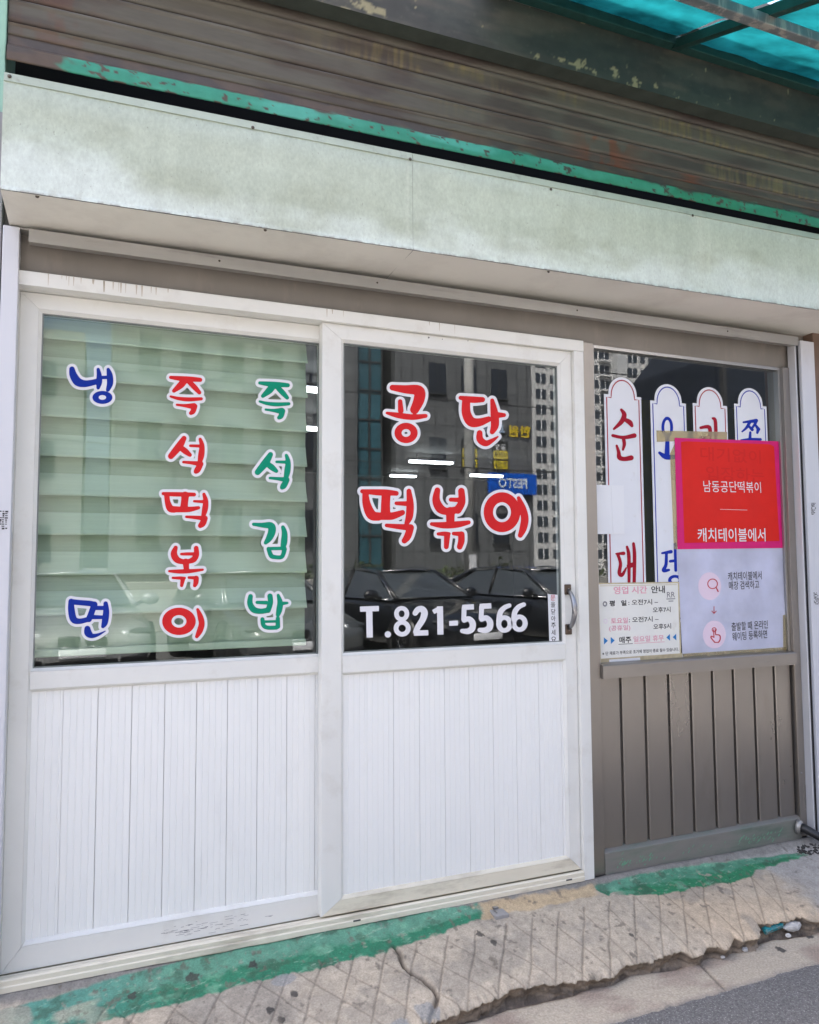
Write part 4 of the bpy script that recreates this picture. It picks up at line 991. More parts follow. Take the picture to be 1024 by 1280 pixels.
# menu strips on the inside of the glass
YS = .0572
def strip_shape(cx, hw, zt, zb, inset=0.0, n=14):
    """tablet outline with a stepped round head and foot"""
    ar = hw*.76-inset; sh_ = .085; hw_ = hw-inset
    up = [(cx-hw_, zt-sh_-inset), (cx-ar, zt-sh_-inset)] + [(cx-ar*math.cos(math.pi*i/n), zt-sh_+.008-inset+(sh_-.008)*math.sin(math.pi*i/n)) for i in range(n+1)] + [(cx+ar, zt-sh_-inset), (cx+hw_, zt-sh_-inset)]
    dn = [(cx+hw_, zb+sh_+inset), (cx+ar, zb+sh_+inset)] + [(cx+ar*math.cos(math.pi*i/n), zb+sh_-.008+inset-(sh_-.008)*math.sin(math.pi*i/n)) for i in range(n+1)] + [(cx-ar, zb+sh_+inset), (cx-hw_, zb+sh_+inset)]
    return up+dn
def outline(name, pts, w_, y, mat, parent):
    n = len(pts); c = np.array(pts); vs = []
    for i in range(n):
        p = c[i]; d = c[(i+1) % n]-c[i-1]; d /= (np.hypot(*d)+1e-9); nn = np.array([-d[1], d[0]])
        vs += [(p[0]+nn[0]*w_/2, y, p[1]+nn[1]*w_/2), (p[0]-nn[0]*w_/2, y, p[1]-nn[1]*w_/2)]
    fs = [(2*i, 2*i+1, (2*i+3) % (2*n), (2*i+2) % (2*n)) for i in range(n)]
    return obj(name, vs, fs, mat, parent)
G4 = ((740, 440), 4.096); H4 = ((740, 680), 3.938)
soon = [[(150,296,7),(165,322,12),(150,358,12),(112,394,6)], [(166,345,9),(192,360,13),(204,378,8)], [(106,428,8),(160,438,9),(216,428,12)], [(160,440,9),(165,472,9),(158,500,6)], [(126,480,6),(136,512,9),(140,540,12),(165,548,11),(200,542,13)]]
dae = [[(118,48,4),(155,46,9)], [(126,50,8),(140,95,8),(134,142,9),(148,152,9),(168,118,4)], [(172,14,6),(181,60,9),(182,195,7)], [(182,108,12),(206,100,11)], [(204,-2,7),(209,60,9),(207,200,8)]]
oh = [('ring',385,386,30,54,15,38), [(378,336,4),(392,342,7)], [(386,440,10),(384,520,13)], [(345,516,7),(375,536,13),(415,538,12),(450,532,10)]]
deng = [[(345,45,5),(388,38,9)], [(366,45,7),(364,100,8),(352,130,9),(378,128,6)], [(408,0,7),(412,130,7)], [(385,85,7),(408,82,7)], [(430,0,7),(434,130,7)], ('ring',408,178,34,26,18,12)]
ra = [[(556,388,7),(600,386,10),(604,440,9)], [(560,440,8),(604,440,8)], [(560,445,7),(560,490,8),(610,485,8)], [(618,340,6),(632,362,9),(634,520,8)], [(636,420,8),(660,420,6)]]
jjol = [[(775,360,5),(840,352,10)], [(806,362,8),(790,388,7),(768,408,4)], [(800,378,6),(820,398,8)], [(838,362,7),(822,386,6)], [(838,376,6),(852,396,9)], [(850,398,9),(846,414,6)], [(810,412,6),(808,444,8)], [(764,455,8),(810,448,8),(862,448,7)], [(780,475,8),(840,475,8),(840,500,8),(785,500,8),(785,525,8),(845,525,8)]]
strips = [((62, 252), 130, soon, dae, 'maroon', "white menu tablet with maroon border and red lettering nearest the white door"),
          ((298, 480), 165, oh, deng, 'navy', "white menu tablet with blue border, second from the white door"),
          ((515, 690), 180, ra, None, 'maroon', "maroon bordered menu tablet whose lower part hides behind the red poster"),
          ((727, 892), 185, jjol, None, 'navy', "blue bordered menu tablet rightmost of the four, cut by the red poster")]
zfoot = at(780, 783, YS)[2]
for (xa, xb), ty, up, dn, mt, lb in strips:
    a = at(740+xa/4.096, 497, YS); b = at(740+xb/4.096, 497, YS); cx = (a[0]+b[0])/2; hw = (b[0]-a[0])/2
    zt = at(740+(xa+xb)/2/4.096, 440+ty/4.096, YS)[2]
    t = thing('menu_tablet', lb, "menu sign", (cx, YS, zfoot), "menu tablets inside the brown window")
    quad('film', strip_shape(cx, hw, zt, zfoot), YS, MAT['strip'], t)
    outline('border', strip_shape(cx, hw, zt, zfoot, .014), .0055, YS-.0005, MAT[mt], t)
    vinyl('letter', up, G4[0], G4[1], YS, t, MAT[mt], step=.5)
    if dn: vinyl('letter', dn, H4[0], H4[1], YS, t, MAT[mt], step=.5)

YO = .0553     # outside face of the old pane
# white paper patch over the first tablet
q = [at(740+a/4.096, 440+b/4.096, YO)[[0, 2]] for a, b in [(20,680),(162,684),(166,932),(24,932)]]
pp = quad('paper_patch', q, YO-.001, MAT['paper'], None); tag(pp, "blank white paper patch stuck across the leftmost menu tablet", "paper")
part_q = [(q[0][0]+(q[1][0]-q[0][0])*.54, q[0][1]-.002), (q[1][0]-.002, q[1][1]-.003), (q[2][0]-.003, q[2][1]+.003), (q[0][0]+(q[1][0]-q[0][0])*.54+.004, q[3][1]+.003)]
quad('fold_flap', part_q, YO-.0022, MAT['paper'], pp)

# opening hours notice
def blend(Q, u, v):
    a = np.array(Q[0])*(1-u)+np.array(Q[1])*u; b = np.array(Q[3])*(1-u)+np.array(Q[2])*u
    return a*(1-v)+b*v
NQ = [at(740+a/3.938, 680+b/3.938, YO-.004)[[0, 2]] for a, b in [(24,192),(430,186),(440,545),(36,572)]]
no = thing('hours_notice', "yellowed opening hours notice taped low on the brown window", "notice", (NQ[3][0], YO, NQ[3][1]))
quad('card', NQ, YO-.004, MAT['notice_edge'], no, .002)
quad('sheet', [blend(NQ, u, v) for u, v in [(.02,.018),(.98,.02),(.98,.98),(.02,.982)]], YO-.0046, MAT['notice'], no)
quad('border', [blend(NQ, u, v) for u, v in [(.035,.035),(.965,.035),(.965,.042),(.035,.042)]], YO-.0052, MAT['notice_edge'], no)
wN = NQ[1][0]-NQ[0][0]; hN = NQ[0][1]-NQ[3][1]
rotN = math.atan2(NQ[1][1]-NQ[0][1], wN)*.6
def nt(body, u, v, h, mat, wd=None, align='CENTER', bold=.012):
    p = blend(NQ, u, v); text(no, body, p[0], p[1], h*hN, YO-.0054, mat, align, bold=bold, width=wd*wN if wd else None, rot=rotN*(1-v))
nt("영업 시간", .39, .10, .10, MAT['pink_ink'], .40, bold=.02); nt("안내", .73, .10, .10, MAT['ink'], .17, bold=.02)
nt("RR", .885, .175, .075, MAT['grey_ink'], .10, bold=0); 
for u_, v_, w_ in ((.885, .232, .055), (.885, .262, .03)):
    p = blend(NQ, u_, v_); quad('small_print', [(p[0]-w_*wN, p[1]+.0018), (p[0]+w_*wN, p[1]+.0018), (p[0]+w_*wN, p[1]-.0018), (p[0]-w_*wN, p[1]-.0018)], YO-.0054, MAT['grey_ink'], no, .0002)
nt("◎", .085, .275, .07, MAT['grey_ink']); nt("평   일", .24, .27, .075, MAT['ink'], .20, bold=.03); nt(": 오전7시 –", .54, .265, .075, MAT['ink'], .36)
nt("오후7시", .77, .375, .075, MAT['ink'], .22)
nt("○", .085, .50, .06, MAT['pink_pale']); nt("토요일", .25, .50, .075, MAT['pink_ink'], .20, bold=.02); nt(": 오전7시 –", .54, .495, .075, MAT['ink'], .36)
nt("(공휴일)", .25, .60, .08, MAT['pink_ink'], .25); nt("오후5시", .77, .60, .075, MAT['ink'], .22)
nt("매주", .31, .755, .085, MAT['ink'], .14, bold=.02); nt("일요일 휴무", .595, .755, .08, MAT['pink_ink'], .37)
nt("※ 단 재료가 부족으로 조기에 영업이 종료 될수 있습니다.", .50, .92, .048, MAT['ink'], .92, bold=.01)
for u0, d in [(.06, 1), (.14, 1), (.86, -1), (.94, -1)]:
    p = blend(NQ, u0, .755); s_ = .045*wN
    quad('arrow', [(p[0], p[1]+s_*.75), (p[0]+d*s_, p[1]), (p[0], p[1]-s_*.75)][::d], YO-.0054, MAT['blue_ink'], no, .0002)
p = blend(NQ, .31, .81); quad('underline', [(p[0]-.08*wN, p[1]+.001), (p[0]+.09*wN, p[1]+.001), (p[0]+.09*wN, p[1]-.001), (p[0]-.08*wN, p[1]-.001)], YO-.0054, MAT['ink'], no, .0002)
p = blend(NQ, .60, .81); quad('underline', [(p[0]-.18*wN, p[1]+.001), (p[0]+.19*wN, p[1]+.001), (p[0]+.19*wN, p[1]-.001), (p[0]-.18*wN, p[1]-.001)], YO-.0054, MAT['pink_ink'], no, .0002)
# torn older card under the notice
q = [at(740+a/3.938, 680+b/3.938, YO-.002)[[0, 2]] for a, b in [(34,560),(445,536),(446,575),(235,582),(232,586),(38,602)]]
oc = quad('card_remnant', q, YO-.002, MAT['notice_edge'], None); tag(oc, "torn yellow card remnant sticking out below the opening hours notice", "card")
q = [at(740+a/3.938, 680+b/3.938, YO-.002)[[0, 2]] for a, b in [(84,566),(236,556),(238,580),(86,586)]]
quad('paper_edge', q, YO-.0028, MAT['paper'], oc)

# poster: red upper sheet, pale thin lower sheet
PQ = [at(843.0,547.4,YO)[[0,2]], at(973.5,551.8,YO)[[0,2]], at(980.5,685,YO)[[0,2]], at(846.7,686.6,YO)[[0,2]]]
LQ = [at(846.5,684,YO)[[0,2]], at(980.5,682,YO)[[0,2]], at(988.4,814.6,YO)[[0,2]], at(853,823.5,YO)[[0,2]]]
po = thing('waiting_poster', "tall poster, red above and pale below, taped over the menu tablets", "poster", (LQ[3][0], YO, LQ[3][1]))
quad('pale_sheet', LQ, YO-.0012, MAT['poster_white'], po)
rs = quad('red_sheet', PQ, YO-.0026, MAT['magenta'], po)
quad('print', [blend(PQ, u, v) for u, v in [(.055,.035),(.10,.028),(.90,.030),(.945,.05),(.95,.935),(.06,.945)]], YO-.0032, MAT['poster_red'], rs)
wP = PQ[1][0]-PQ[0][0]; hP = PQ[0][1]-PQ[3][1]
rP = math.atan2(PQ[1][1]-PQ[0][1], wP)
def ptx(Q, body, u, v, h, mat, wd, bold=.0, y=YO-.0038, par=None, rot=0):
    p = blend(Q, u, v); return text(par or rs, body, p[0], p[1], h*hP, y, mat, bold=bold, width=wd*wP, rot=rot)
ptx(PQ, "대기없이", .52, .145, .13, MAT['poster_red2'], .58, .01); ptx(PQ, "입장하는", .55, .32, .13, MAT['poster_red2'], .56, .01)
ptx(PQ, "남동공단떡볶이", .52, .435, .105, MAT['white'], .55, rot=rP*.6); ptx(PQ, "캐치테이블에서", .50, .875, .125, MAT['white'], .645, .008, rot=rP*.3)
p = blend(PQ, .52, .645); quad('rule', [(p[0]-.13*wP, p[1]+.0008), (p[0]+.13*wP, p[1]+.0008), (p[0]+.13*wP, p[1]-.0008), (p[0]-.13*wP, p[1]-.0008)], YO-.0038, MAT['white'], rs, .0002)
for body, u, v, wd in [("캐치테이블에서", .60, .275, .325), ("매장 검색하고", .585, .36, .29), ("출발할 때 온라인", .62, .735, .35), ("웨이팅 등록하면", .615, .825, .335)]:
    p = blend(LQ, u, v); text(po, body, p[0], p[1], .078*hP, YO-.0022, MAT['ink'], bold=.006, width=wd*wP, rot=.02)
def disc(name, cx, cz_, rx, rz_, y, mat, par, n=28):
    return quad(name, [(cx+rx*math.cos(2*math.pi*i/n), cz_+rz_*math.sin(2*math.pi*i/n)) for i in range(n)][::-1], y, mat, par, .0002)
for u, v in [(.27, .36), (.29, .80)]:
    p = blend(LQ, u, v); disc('halo', p[0], p[1], .105*wP, .125*hP, YO-.0016, MAT['pink_pale'], po)
vinyl('magnifier_icon', [('ring',593,196,26,26,21,21), [(611,215,3),(620,233,3.5)]], H4[0], H4[1], YO-.001, po, MAT['red_ink'], step=.3)
vinyl('arrow_icon', [[(600,308,1.8),(600,340,1.8)], [(589,330,1.8),(600,342,1.8)], [(611,330,1.8),(600,342,1.8)]], H4[0], H4[1], YO-.001, po, MAT['red_ink'], step=.25)
vinyl('hand_icon', [('ring',601,422,12,12,8,8), [(598,422,2.5),(600,460,2.5)], [(606,422,2.5),(608,446,2.5)], [(608,446,2.5),(628,450,3),(630,470,3),(622,484,3)], [(600,460,2.5),(588,454,3),(586,462,3),(604,484,3)], [(604,484,2.5),(622,484,2.5)]], H4[0], H4[1], YO-.001, po, MAT['red_ink'], step=.3)
# strips of yellowed tape
for nm, pts, lb in [('top', [(330,402),(692,410),(692,448),(332,460)], "yellowed tape strip across the tablets just above the red poster"),
                    ('side', [(400,520),(424,470),(440,1010),(420,1010)], "yellowed tape strip down the left side of the red poster")]:
    q = [at(740+a/4.096, 440+b/4.096, YO)[[0, 2]] for a, b in pts]
    tag(quad('tape_strip', q, YO-.0008, MAT['tape'], None, .0003), lb, "tape", "tape strips round the poster")
for pts, lb in [([(444,540),(985,505),(982,540),(450,572)], "yellowed tape strip along the poster's bottom edge"), ([(938,350),(975,345),(982,530),(940,532)], "yellowed tape strip at the poster's lower right corner"), ([(948,20),(966,20),(970,160),(954,160)], "narrow yellowed tape strip just right of the red sheet's lower corner")]:
    q = [at(740+a/3.938, 680+b/3.938, YO)[[0, 2]] for a, b in pts]
    tag(quad('tape_strip', q, YO-.0030, MAT['tape'], None, .0003), lb, "tape", "tape strips round the poster")

# black hose at the foot of the window, pipe end and soil
h0 = at(999, 1036, .02); hs = thing('drain_hose', "black drain hose with a white pipe end at the foot of the brown window", "hose", (h0[0], 0, -.03))
pts = [(h0[0]-.005, .03, h0[2]+.012), (h0[0]+.01, -.01, h0[2]+.006), (h0[0]+.04, -.055, h0[2]-.018), (h0[0]+.09, -.095, h0[2]-.035), (h0[0]+.15, -.12, h0[2]-.04)]
mb = MB(); mb.tube(pts, [.021, .021, .019, .018, .018], 12); mb.build('hose', MAT['black_pipe'], hs, True)
mb = MB(); mb.tube([pts[-1], (pts[-1][0]+.14, pts[-1][1]-.03, pts[-1][2]-.004)], .0195, 12); mb.build('pipe_end', MAT['white_pipe'], hs, True)
mb = MB(); mb.tube([(h0[0]-.008, .024, h0[2]+.012), (h0[0], .006, h0[2]+.010)], [.034, .030], 14); mb.build('flange', MAT['alu'], hs, True)
so = []
rr = random.Random(2); mb = MB()
for i in range(160):
    a = rr.uniform(0, 6.28); d = rr.random()**.5; x = h0[0]+.04+math.cos(a)*d*.15; y = -.055+math.sin(a)*d*.05; r_ = rr.uniform(.003, .010)
    bm = bmesh.new(); bmesh.ops.create_icosphere(bm, subdivisions=1, radius=r_)
    for v in bm.verts: v.co *= rr.uniform(.7, 1.2)
    m2 = MB(); m2.bm(bm); mb.add([(p[0]+x, p[1]+y, p[2]*.7-.014+.2*y) for p in m2.v], m2.f)
o = mb.build('wet_soil', pm('wet_dark_soil', (.03, .026, .022, 1), .5, var=.4, vscale=80)); o["kind"] = "stuff"; o["label"] = "wet dark soil and grit round the drain hose"; o["category"] = "soil"
# small steel bracket left in the ramp under the door
p = on_ramp(621, 1139); bk = thing('floor_bracket', "small rusty steel bracket set in the ramp below the right door", "bracket", (p[0], p[1], p[2]))
part('plate', pm('grey_cement', (.30, .29, .28, 1), .8, var=.1, vscale=30), bk, (p[0]-.028, p[0]+.03, p[1]-.045, p[1]+.04, p[2]-.012, p[2]+.004), c=.003)
part('clip', MAT['steel'], bk, (p[0]-.010, p[0]+.012, p[1]+.006, p[1]+.018, p[2]+.002, p[2]+.012), (p[0]-.014, p[0]-.008, p[1]-.024, p[1]+.004, p[2]+.004, p[2]+.008), c=.001)

# ================================================================== INSIDE THE SHOP: lit lamps, menu board
lampm = emit_mat('fluorescent_tube', (.93, .98, 1, 1), 3.0)
def lamp(x, y, z, l, label):
    t = thing('ceiling_lamp', label, "ceiling lamp", (x, y, z), "fluorescent lamps inside the shop")
    part('housing', MAT['grey_ink'], t, (x-l/2, x+l/2, y-.04, y+.04, z+.018, z+.045), (x-l*.3-.01, x-l*.3+.01, y-.01, y+.01, z+.0455, 2.659), (x+l*.3-.01, x+l*.3+.01, y-.01, y+.01, z+.0455, 2.659))
    for dy in (-.03, .03):
        mb = MB(); mb.tube([(x-l/2+.03, y+dy, z), (x+l/2-.03, y+dy, z)], .012, 10); mb.build('tube', lampm, t)
lamp(1.06, 2.4, 2.55, 1.0, "lit lamp nearest the blind's right edge")
lamp(1.46, 3.8, 2.53, 1.0, "lit lamp second from the blind, behind the left glass")
lamp(3.75, 5.7, 2.56, .62, "lit lamp seen between the upper and lower red lettering")
lamp(4.1, 7.5, 2.60, .45, "small lit lamp deepest inside the shop")
lamp(4.62, 5.9, 2.45, .5, "lit lamp seen through the right side of the door glass")
yb = thing('menu_board', "dim yellow menu board hanging inside the brown window", "menu board", (4.6, 1.6, 1.2))
part('board', pm('yellow_board', (.26, .24, .02, 1), .6), yb, (3.55, 5.6, 1.62, 1.66, .9, 2.5), c=.006)

# ================================================================== ACROSS THE STREET (seen mirrored in the panes)
# --- office building with tiled front
tile = bpy.data.materials.new('grey_tile_cladding'); tile.use_nodes = True
t_ = tile.node_tree; bp = t_.nodes["Principled BSDF"]; g_ = t_.nodes.new("ShaderNodeNewGeometry"); sx_ = t_.nodes.new("ShaderNodeSeparateXYZ"); cb = t_.nodes.new("ShaderNodeCombineXYZ")
t_.links.new(g_.outputs[0], sx_.inputs[0]); t_.links.new(sx_.outputs[0], cb.inputs[0]); t_.links.new(sx_.outputs[2], cb.inputs[1])
bt = t_.nodes.new("ShaderNodeTexBrick"); bt.offset = 0; bt.inputs['Color1'].default_value = (.128, .133, .138, 1); bt.inputs['Color2'].default_value = (.114, .118, .123, 1); bt.inputs['Mortar'].default_value = (.058, .06, .063, 1)
bt.inputs['Scale'].default_value = 1; bt.inputs['Mortar Size'].default_value = .03; bt.inputs['Brick Width'].default_value = .62; bt.inputs['Row Height'].default_value = .95
t_.links.new(cb.outputs[0], bt.inputs[0]); t_.links.new(bt.outputs[0], bp.inputs['Base Color']); bp.inputs['Roughness'].default_value = .5
darkglass = pm('dark_window_glass', (.03, .035, .045, 1), .12, 0, var=.2, vscale=1)
frame_dark = pm('dark_window_frame', (.05, .05, .05, 1), .4)
ob = thing('office_building', "grey tiled office building mirrored in the right door's glass", "building", (11, -36, -.17))
YBD = -33.0
part('wall', tile, ob, (.43, 11.9, YBD-9, YBD, -.3, 21), (13.9, 22.0, YBD-9, YBD, -.3, 21))
part('parapet', pm('roof_edge', (.35, .34, .33, 1), .6), ob, (.3, 22.2, YBD-9.2, YBD+.2, 21, 21.5), c=.03)
cg = part('curtain_wall', pm('blue_curtain_glass', (.04, .11, .14, 1), .08, .0, var=.3, vscale=.4), ob, (11.9, 13.3, YBD-8, YBD-.25, -.3, 21))
part('dark_recess', MAT['void'], ob, (13.3, 13.9, YBD-8, YBD-.6, -.3, 21))
for i in range(14):
    z = 1.2+i*1.48; part('mullion', frame_dark, cg, (11.9, 13.3, YBD-.25, YBD-.19, z, z+.07))
for x in (11.95, 12.6, 13.25): part('mullion', frame_dark, cg, (x-.04, x+.04, YBD-.25, YBD-.17, -.3, 21))
def shared_box(name, mat, w_, d_, h_):
    mb = MB(); mb.box(-w_/2, w_/2, -d_/2, d_/2, 0, h_); o = mb.build(name, mat, None); me = o.data; bpy.data.objects.remove(o); return me
wm, wfm, wsm = shared_box('window', darkglass, .92, .06, 1.62), shared_box('frame', frame_dark, .06, .08, 1.62), shared_box('sill', frame_dark, 1.05, .2, .07)
cols = [2.0, 3.85, 5.7, 7.55, 9.4, 15.95+.3, 18.1, 19.95, ]
for zc in (2.35, 6.3, 10.2, 14.1):
    for xc in cols:
        wd = link('window', wm, None, ob, Vector((xc, YBD+.02, zc))-rootloc(ob))
        link('frame', wfm, None, wd, (0, .03, 0)); link('sill', wsm, None, wd, (0, .06, -.08))
# signs of the building
def street_text(par, body, xl, xr, z, h, y, mat, bold=.02):
    """text facing the shop (+Y): reads left to right for somebody in the street looking at that front"""
    cu = bpy.data.curves.new('lettering', 'FONT'); cu.body = body; cu.size = 1; cu.align_x = 'CENTER'; cu.align_y = 'CENTER'; cu.offset = bold; cu.resolution_u = 2
    to = bpy.data.objects.new('lettering', cu); COL.objects.link(to)
    me = bpy.data.meshes.new_from_object(to.evaluated_get(bpy.context.evaluated_depsgraph_get())); bpy.data.objects.remove(to); bpy.data.curves.remove(cu)
    co = np.zeros(len(me.vertices)*3, np.float32); me.vertices.foreach_get('co', co); co = co.reshape(-1, 3)
    sx = (xr-xl)/(co[:, 0].max()-co[:, 0].min()); sz = h/(co[:, 1].max()-co[:, 1].min()); cy_ = (co[:, 1].max()+co[:, 1].min())/2; cx_ = (co[:, 0].max()+co[:, 0].min())/2
    l = rootloc(par)
    P = np.stack([(xl+xr)/2-(co[:, 0]-cx_)*sx-l.x, np.full(len(co), y-l.y), z+(co[:, 1]-cy_)*sz-l.z], -1).astype(np.float32)
    me.vertices.foreach_set('co', P.ravel()); me.materials.clear(); me.materials.append(mat); me.update()
    return link('lettering', me, None, par)
fs_ = thing('blue_signboard', "blue signboard with pale lettering on the office building, mirrored in the door glass", "sign", (20.5, YBD+.4, 5.1))
part('board', pm('blue_sign_paint', S(10, 84, 190), .4), fs_, (19.05, 22.0, YBD+.22, YBD+.42, 5.0, 6.15), c=.02)
street_text(fs_, "FESTO", 19.6, 21.4, 5.6, .55, YBD+.43, pm('pale_sign_letter', (.6, .66, .72, 1), .5), .03)
ysg = thing('channel_lettering', "yellow and pale channel lettering on the tiled office front, mirrored in the door glass", "sign", (20.2, YBD+.1, 8.2))
part('mounting_rail', frame_dark, ysg, (18.4, 21.9, YBD+.02, YBD+.08, 8.3, 8.4))
street_text(ysg, "한원", 20.5, 21.85, 8.5, .62, YBD+.10, pm('yellow_letter', S(220, 190, 40), .5), .03)
street_text(ysg, "부동산", 18.3, 20.2, 8.5, .62, YBD+.10, pm('pale_blue_letter', S(170, 190, 220), .5), .03)
ym = pm('yellow_window_film', S(200, 180, 40), .5); bf = pm('black_window_film', (.02, .02, .02, 1), .5)
for xc in (18.1, 19.95):
    wsg = thing('window_film', "black and yellow window film nearest the blue signboard" if xc > 19 else "black and yellow window film partly behind the utility pole, mirrored", "window sign", (xc, YBD+.06, 6.35), "lettered window films of the office building")
    part('film', bf, wsg, (xc-.44, xc+.44, YBD+.075, YBD+.085, 6.32, 7.9))
    for z0, s_ in ((6.4, "T.256" if xc > 19 else "888"), (6.95, "매매")):
        part('band', ym, wsg, (xc-.43, xc+.43, YBD+.086, YBD+.092, z0, z0+.45))
        street_text(wsg, s_, xc-.36, xc+.36, z0+.22, .3, YBD+.094, bf, .01)
    street_text(wsg, "공장" if xc > 19 else "토지", xc-.34, xc+.34, 7.6, .32, YBD+.088, MAT['paper'], .01)
# lower building to the left with a strip of sky between
lb_ = thing('brick_building', "lower pale building left of the sky gap, faintly mirrored over the blind", "building", (-8, -34, -.17))
part('wall', pm('pale_render', (.16, .16, .155, 1), .7, var=.08, vscale=1), lb_, (-22, -.75, YBD-9, YBD-1, -.3, 11.9))
for zc in (1.5, 5.2, 8.8):
    for xc in (-2.4, -4.8, -7.2, -9.6): link('window', wm, None, lb_, Vector((xc, YBD-.98, zc))-rootloc(lb_))
# apartment tower
tw = thing('apartment_tower', "tall pale grey apartment tower mirrored at the right edge of the glass", "building", (86, -120, 0))
towm = pm('tower_paint', (.50, .50, .50, 1), .7, var=.05, vscale=.2)
part('wall', towm, tw, (70.2, 112, -126, -112, -.3, 75))
part('core', pm('tower_core_paint', (.48, .49, .50, 1), .7), tw, (88.2, 90.4, -112, -110.6, -.3, 76))
twm = shared_box('window', pm('tower_window', (.05, .06, .075, 1), .15), 2.1, .1, 1.75); twm2 = shared_box('window', pm('tower_window_small', (.06, .07, .085, 1), .15), 1.0, .1, 1.5)
bal = shared_box('balcony', towm, 2.5, .9, .35); tmul = shared_box('frame', MAT['paper'], .14, .14, 1.75)
for k in range(17):
    z = 2.0+k*2.85
    for xc in (72.4, 77.2, 82.0, 86.3, 92.6, 97.4):
        wd = link('window', twm, None, tw, Vector((xc, -111.97, z))-rootloc(tw)); link('frame', tmul, None, wd, (0, .03, 0))
    for xc in (74.9, 79.6, 84.3, 95.0): link('window', twm2, None, tw, Vector((xc, -111.97, z+.1))-rootloc(tw))
    for xc in (77.2, 86.3): link('balcony', bal, None, tw, Vector((xc, -111.6, z-.5))-rootloc(tw))

# --- low wall with weeds, pole, cables
lw = thing('low_wall', "low concrete wall behind the parked cars, mirrored in the door glass", "wall", (4, -15, -.17))
part('wall', pm('low_wall_concrete', (.32, .31, .29, 1), .8, var=.1, vscale=2), lw, (-20, 24, -15.2, -15, -.17, .95), c=.02)
leafm = pm('weed_leaf', (.06, .085, .03, 1), .6, var=.4, vscale=3)
def weed(x, y, z, h, w_, seed, label):
    r_ = random.Random(seed); mb = MB()
    for i in range(170):
        a = r_.uniform(0, 6.28); d = r_.random()**.6*w_; zz = z+h*r_.random()*(1-.5*d/w_); s_ = r_.uniform(.04, .10)
        cx, cy_ = x+d*math.cos(a), y+d*math.sin(a)*.4; u = Vector((r_.uniform(-1, 1), r_.uniform(-1, 1), r_.uniform(-.3, 1))).normalized(); v = u.cross(Vector((r_.random(), r_.random(), r_.random()))).normalized()
        c = Vector((cx, cy_, zz)); mb.add([c, c+u*s_+v*s_*.4, c+u*s_*2, c+u*s_-v*s_*.4], [(0, 1, 2, 3)])
    t = thing('weed_clump', label, "plant", (x, y, z), "weeds along the low wall")
    mb.build('leaves', leafm, t)
    mb = MB()
    for i in range(5): mb.tube([(x+r_.uniform(-w_, w_)*.3, y, z-.6), (x+r_.uniform(-w_, w_)*.7, y+r_.uniform(-.1, .1), z+h*.7)], .012, 5)
    mb.build('stem', pm('weed_stem', (.10, .09, .05, 1), .7), t)
for i, x in enumerate([3.4, 4.9, 6.3, 7.5, 8.8, 10.2, 11.6, 13.0]):
    weed(x, -15.5, .85, .35+.15*((i*7) % 3), .65, 40+i, ["leftmost", "second", "third", "fourth", "fifth", "sixth", "seventh", "rightmost"][i]+(" weed clump" if i in (0, 7) else " weed clump from the left")+" along the low wall, mirrored above the parked cars")
pl = thing('utility_pole', "grey utility pole behind the parked cars, mirrored in the door glass", "pole", (7.5, -12, -.17))
mb = MB(); mb.tube([(7.5, -12, -.17), (7.5, -12, 9)], [.13, .10], 12); mb.build('shaft', pm('pole_concrete', (.36, .36, .35, 1), .7, var=.1, vscale=2), pl, True)
for z, w_ in ((8.2, .9), (7.6, .6)): part('crossarm', frame_dark, pl, (7.5-w_, 7.5+w_, -12.06, -11.9, z, z+.09), c=.01)
part('notice_plate', MAT['paper'], pl, (7.42, 7.58, -11.89, -11.87, 1.0, 1.5))
for i, (z0, z1) in enumerate([(4.0, 3.7), (6.4, 6.1), (5.2, 5.3)]):
    mb = MB(); n = 16
    mb.tube([(-14+44*k/n, -11.5, z0+(z1-z0)*k/n-.5*math.sin(math.pi*k/n)) for k in range(n+1)], .014, 5)
    tag(mb.build('overhead_cable', frame_dark), ["lowest", "highest", "middle"][i]+" black overhead cable crossing the street, mirrored in the glass", "cable", "overhead cables")

# --- dark canvas stall tent down the street
tt = thing('canvas_tent', "dark navy canvas tent mirrored in the brown window", "tent", (12, -5.9, -.17))
cv = pm('dark_canvas', (.012, .018, .030, 1), .8, var=.3, vscale=2)
mb = MB()
x0, x1, y0, y1 = 7.8, 18.0, -6.8, -5.0
ze, zp = 4.15, 5.3
mb.add([(x0, y1, ze), (x1, y1, ze), (x1, (y0+y1)/2, zp), (x0+.5, (y0+y1)/2, zp), (x0, y0, ze), (x1, y0, ze)], [(0,1,2,3),(4,3,2,5),(0,3,4)])
mb.build('roof', cv, tt)
part('front_curtain', cv, tt, (x0, x1, y1-.03, y1, .0, ze-.001)); part('side_curtain', cv, tt, (x0-.03, x0-.001, y0, y1-.031, .0, ze-.001))
for x in (x0+.02, 11.2, 14.6, x1-.1): part('leg', frame_dark, tt, (x, x+.06, y1+.002, y1+.062, -.17, ze-.01))

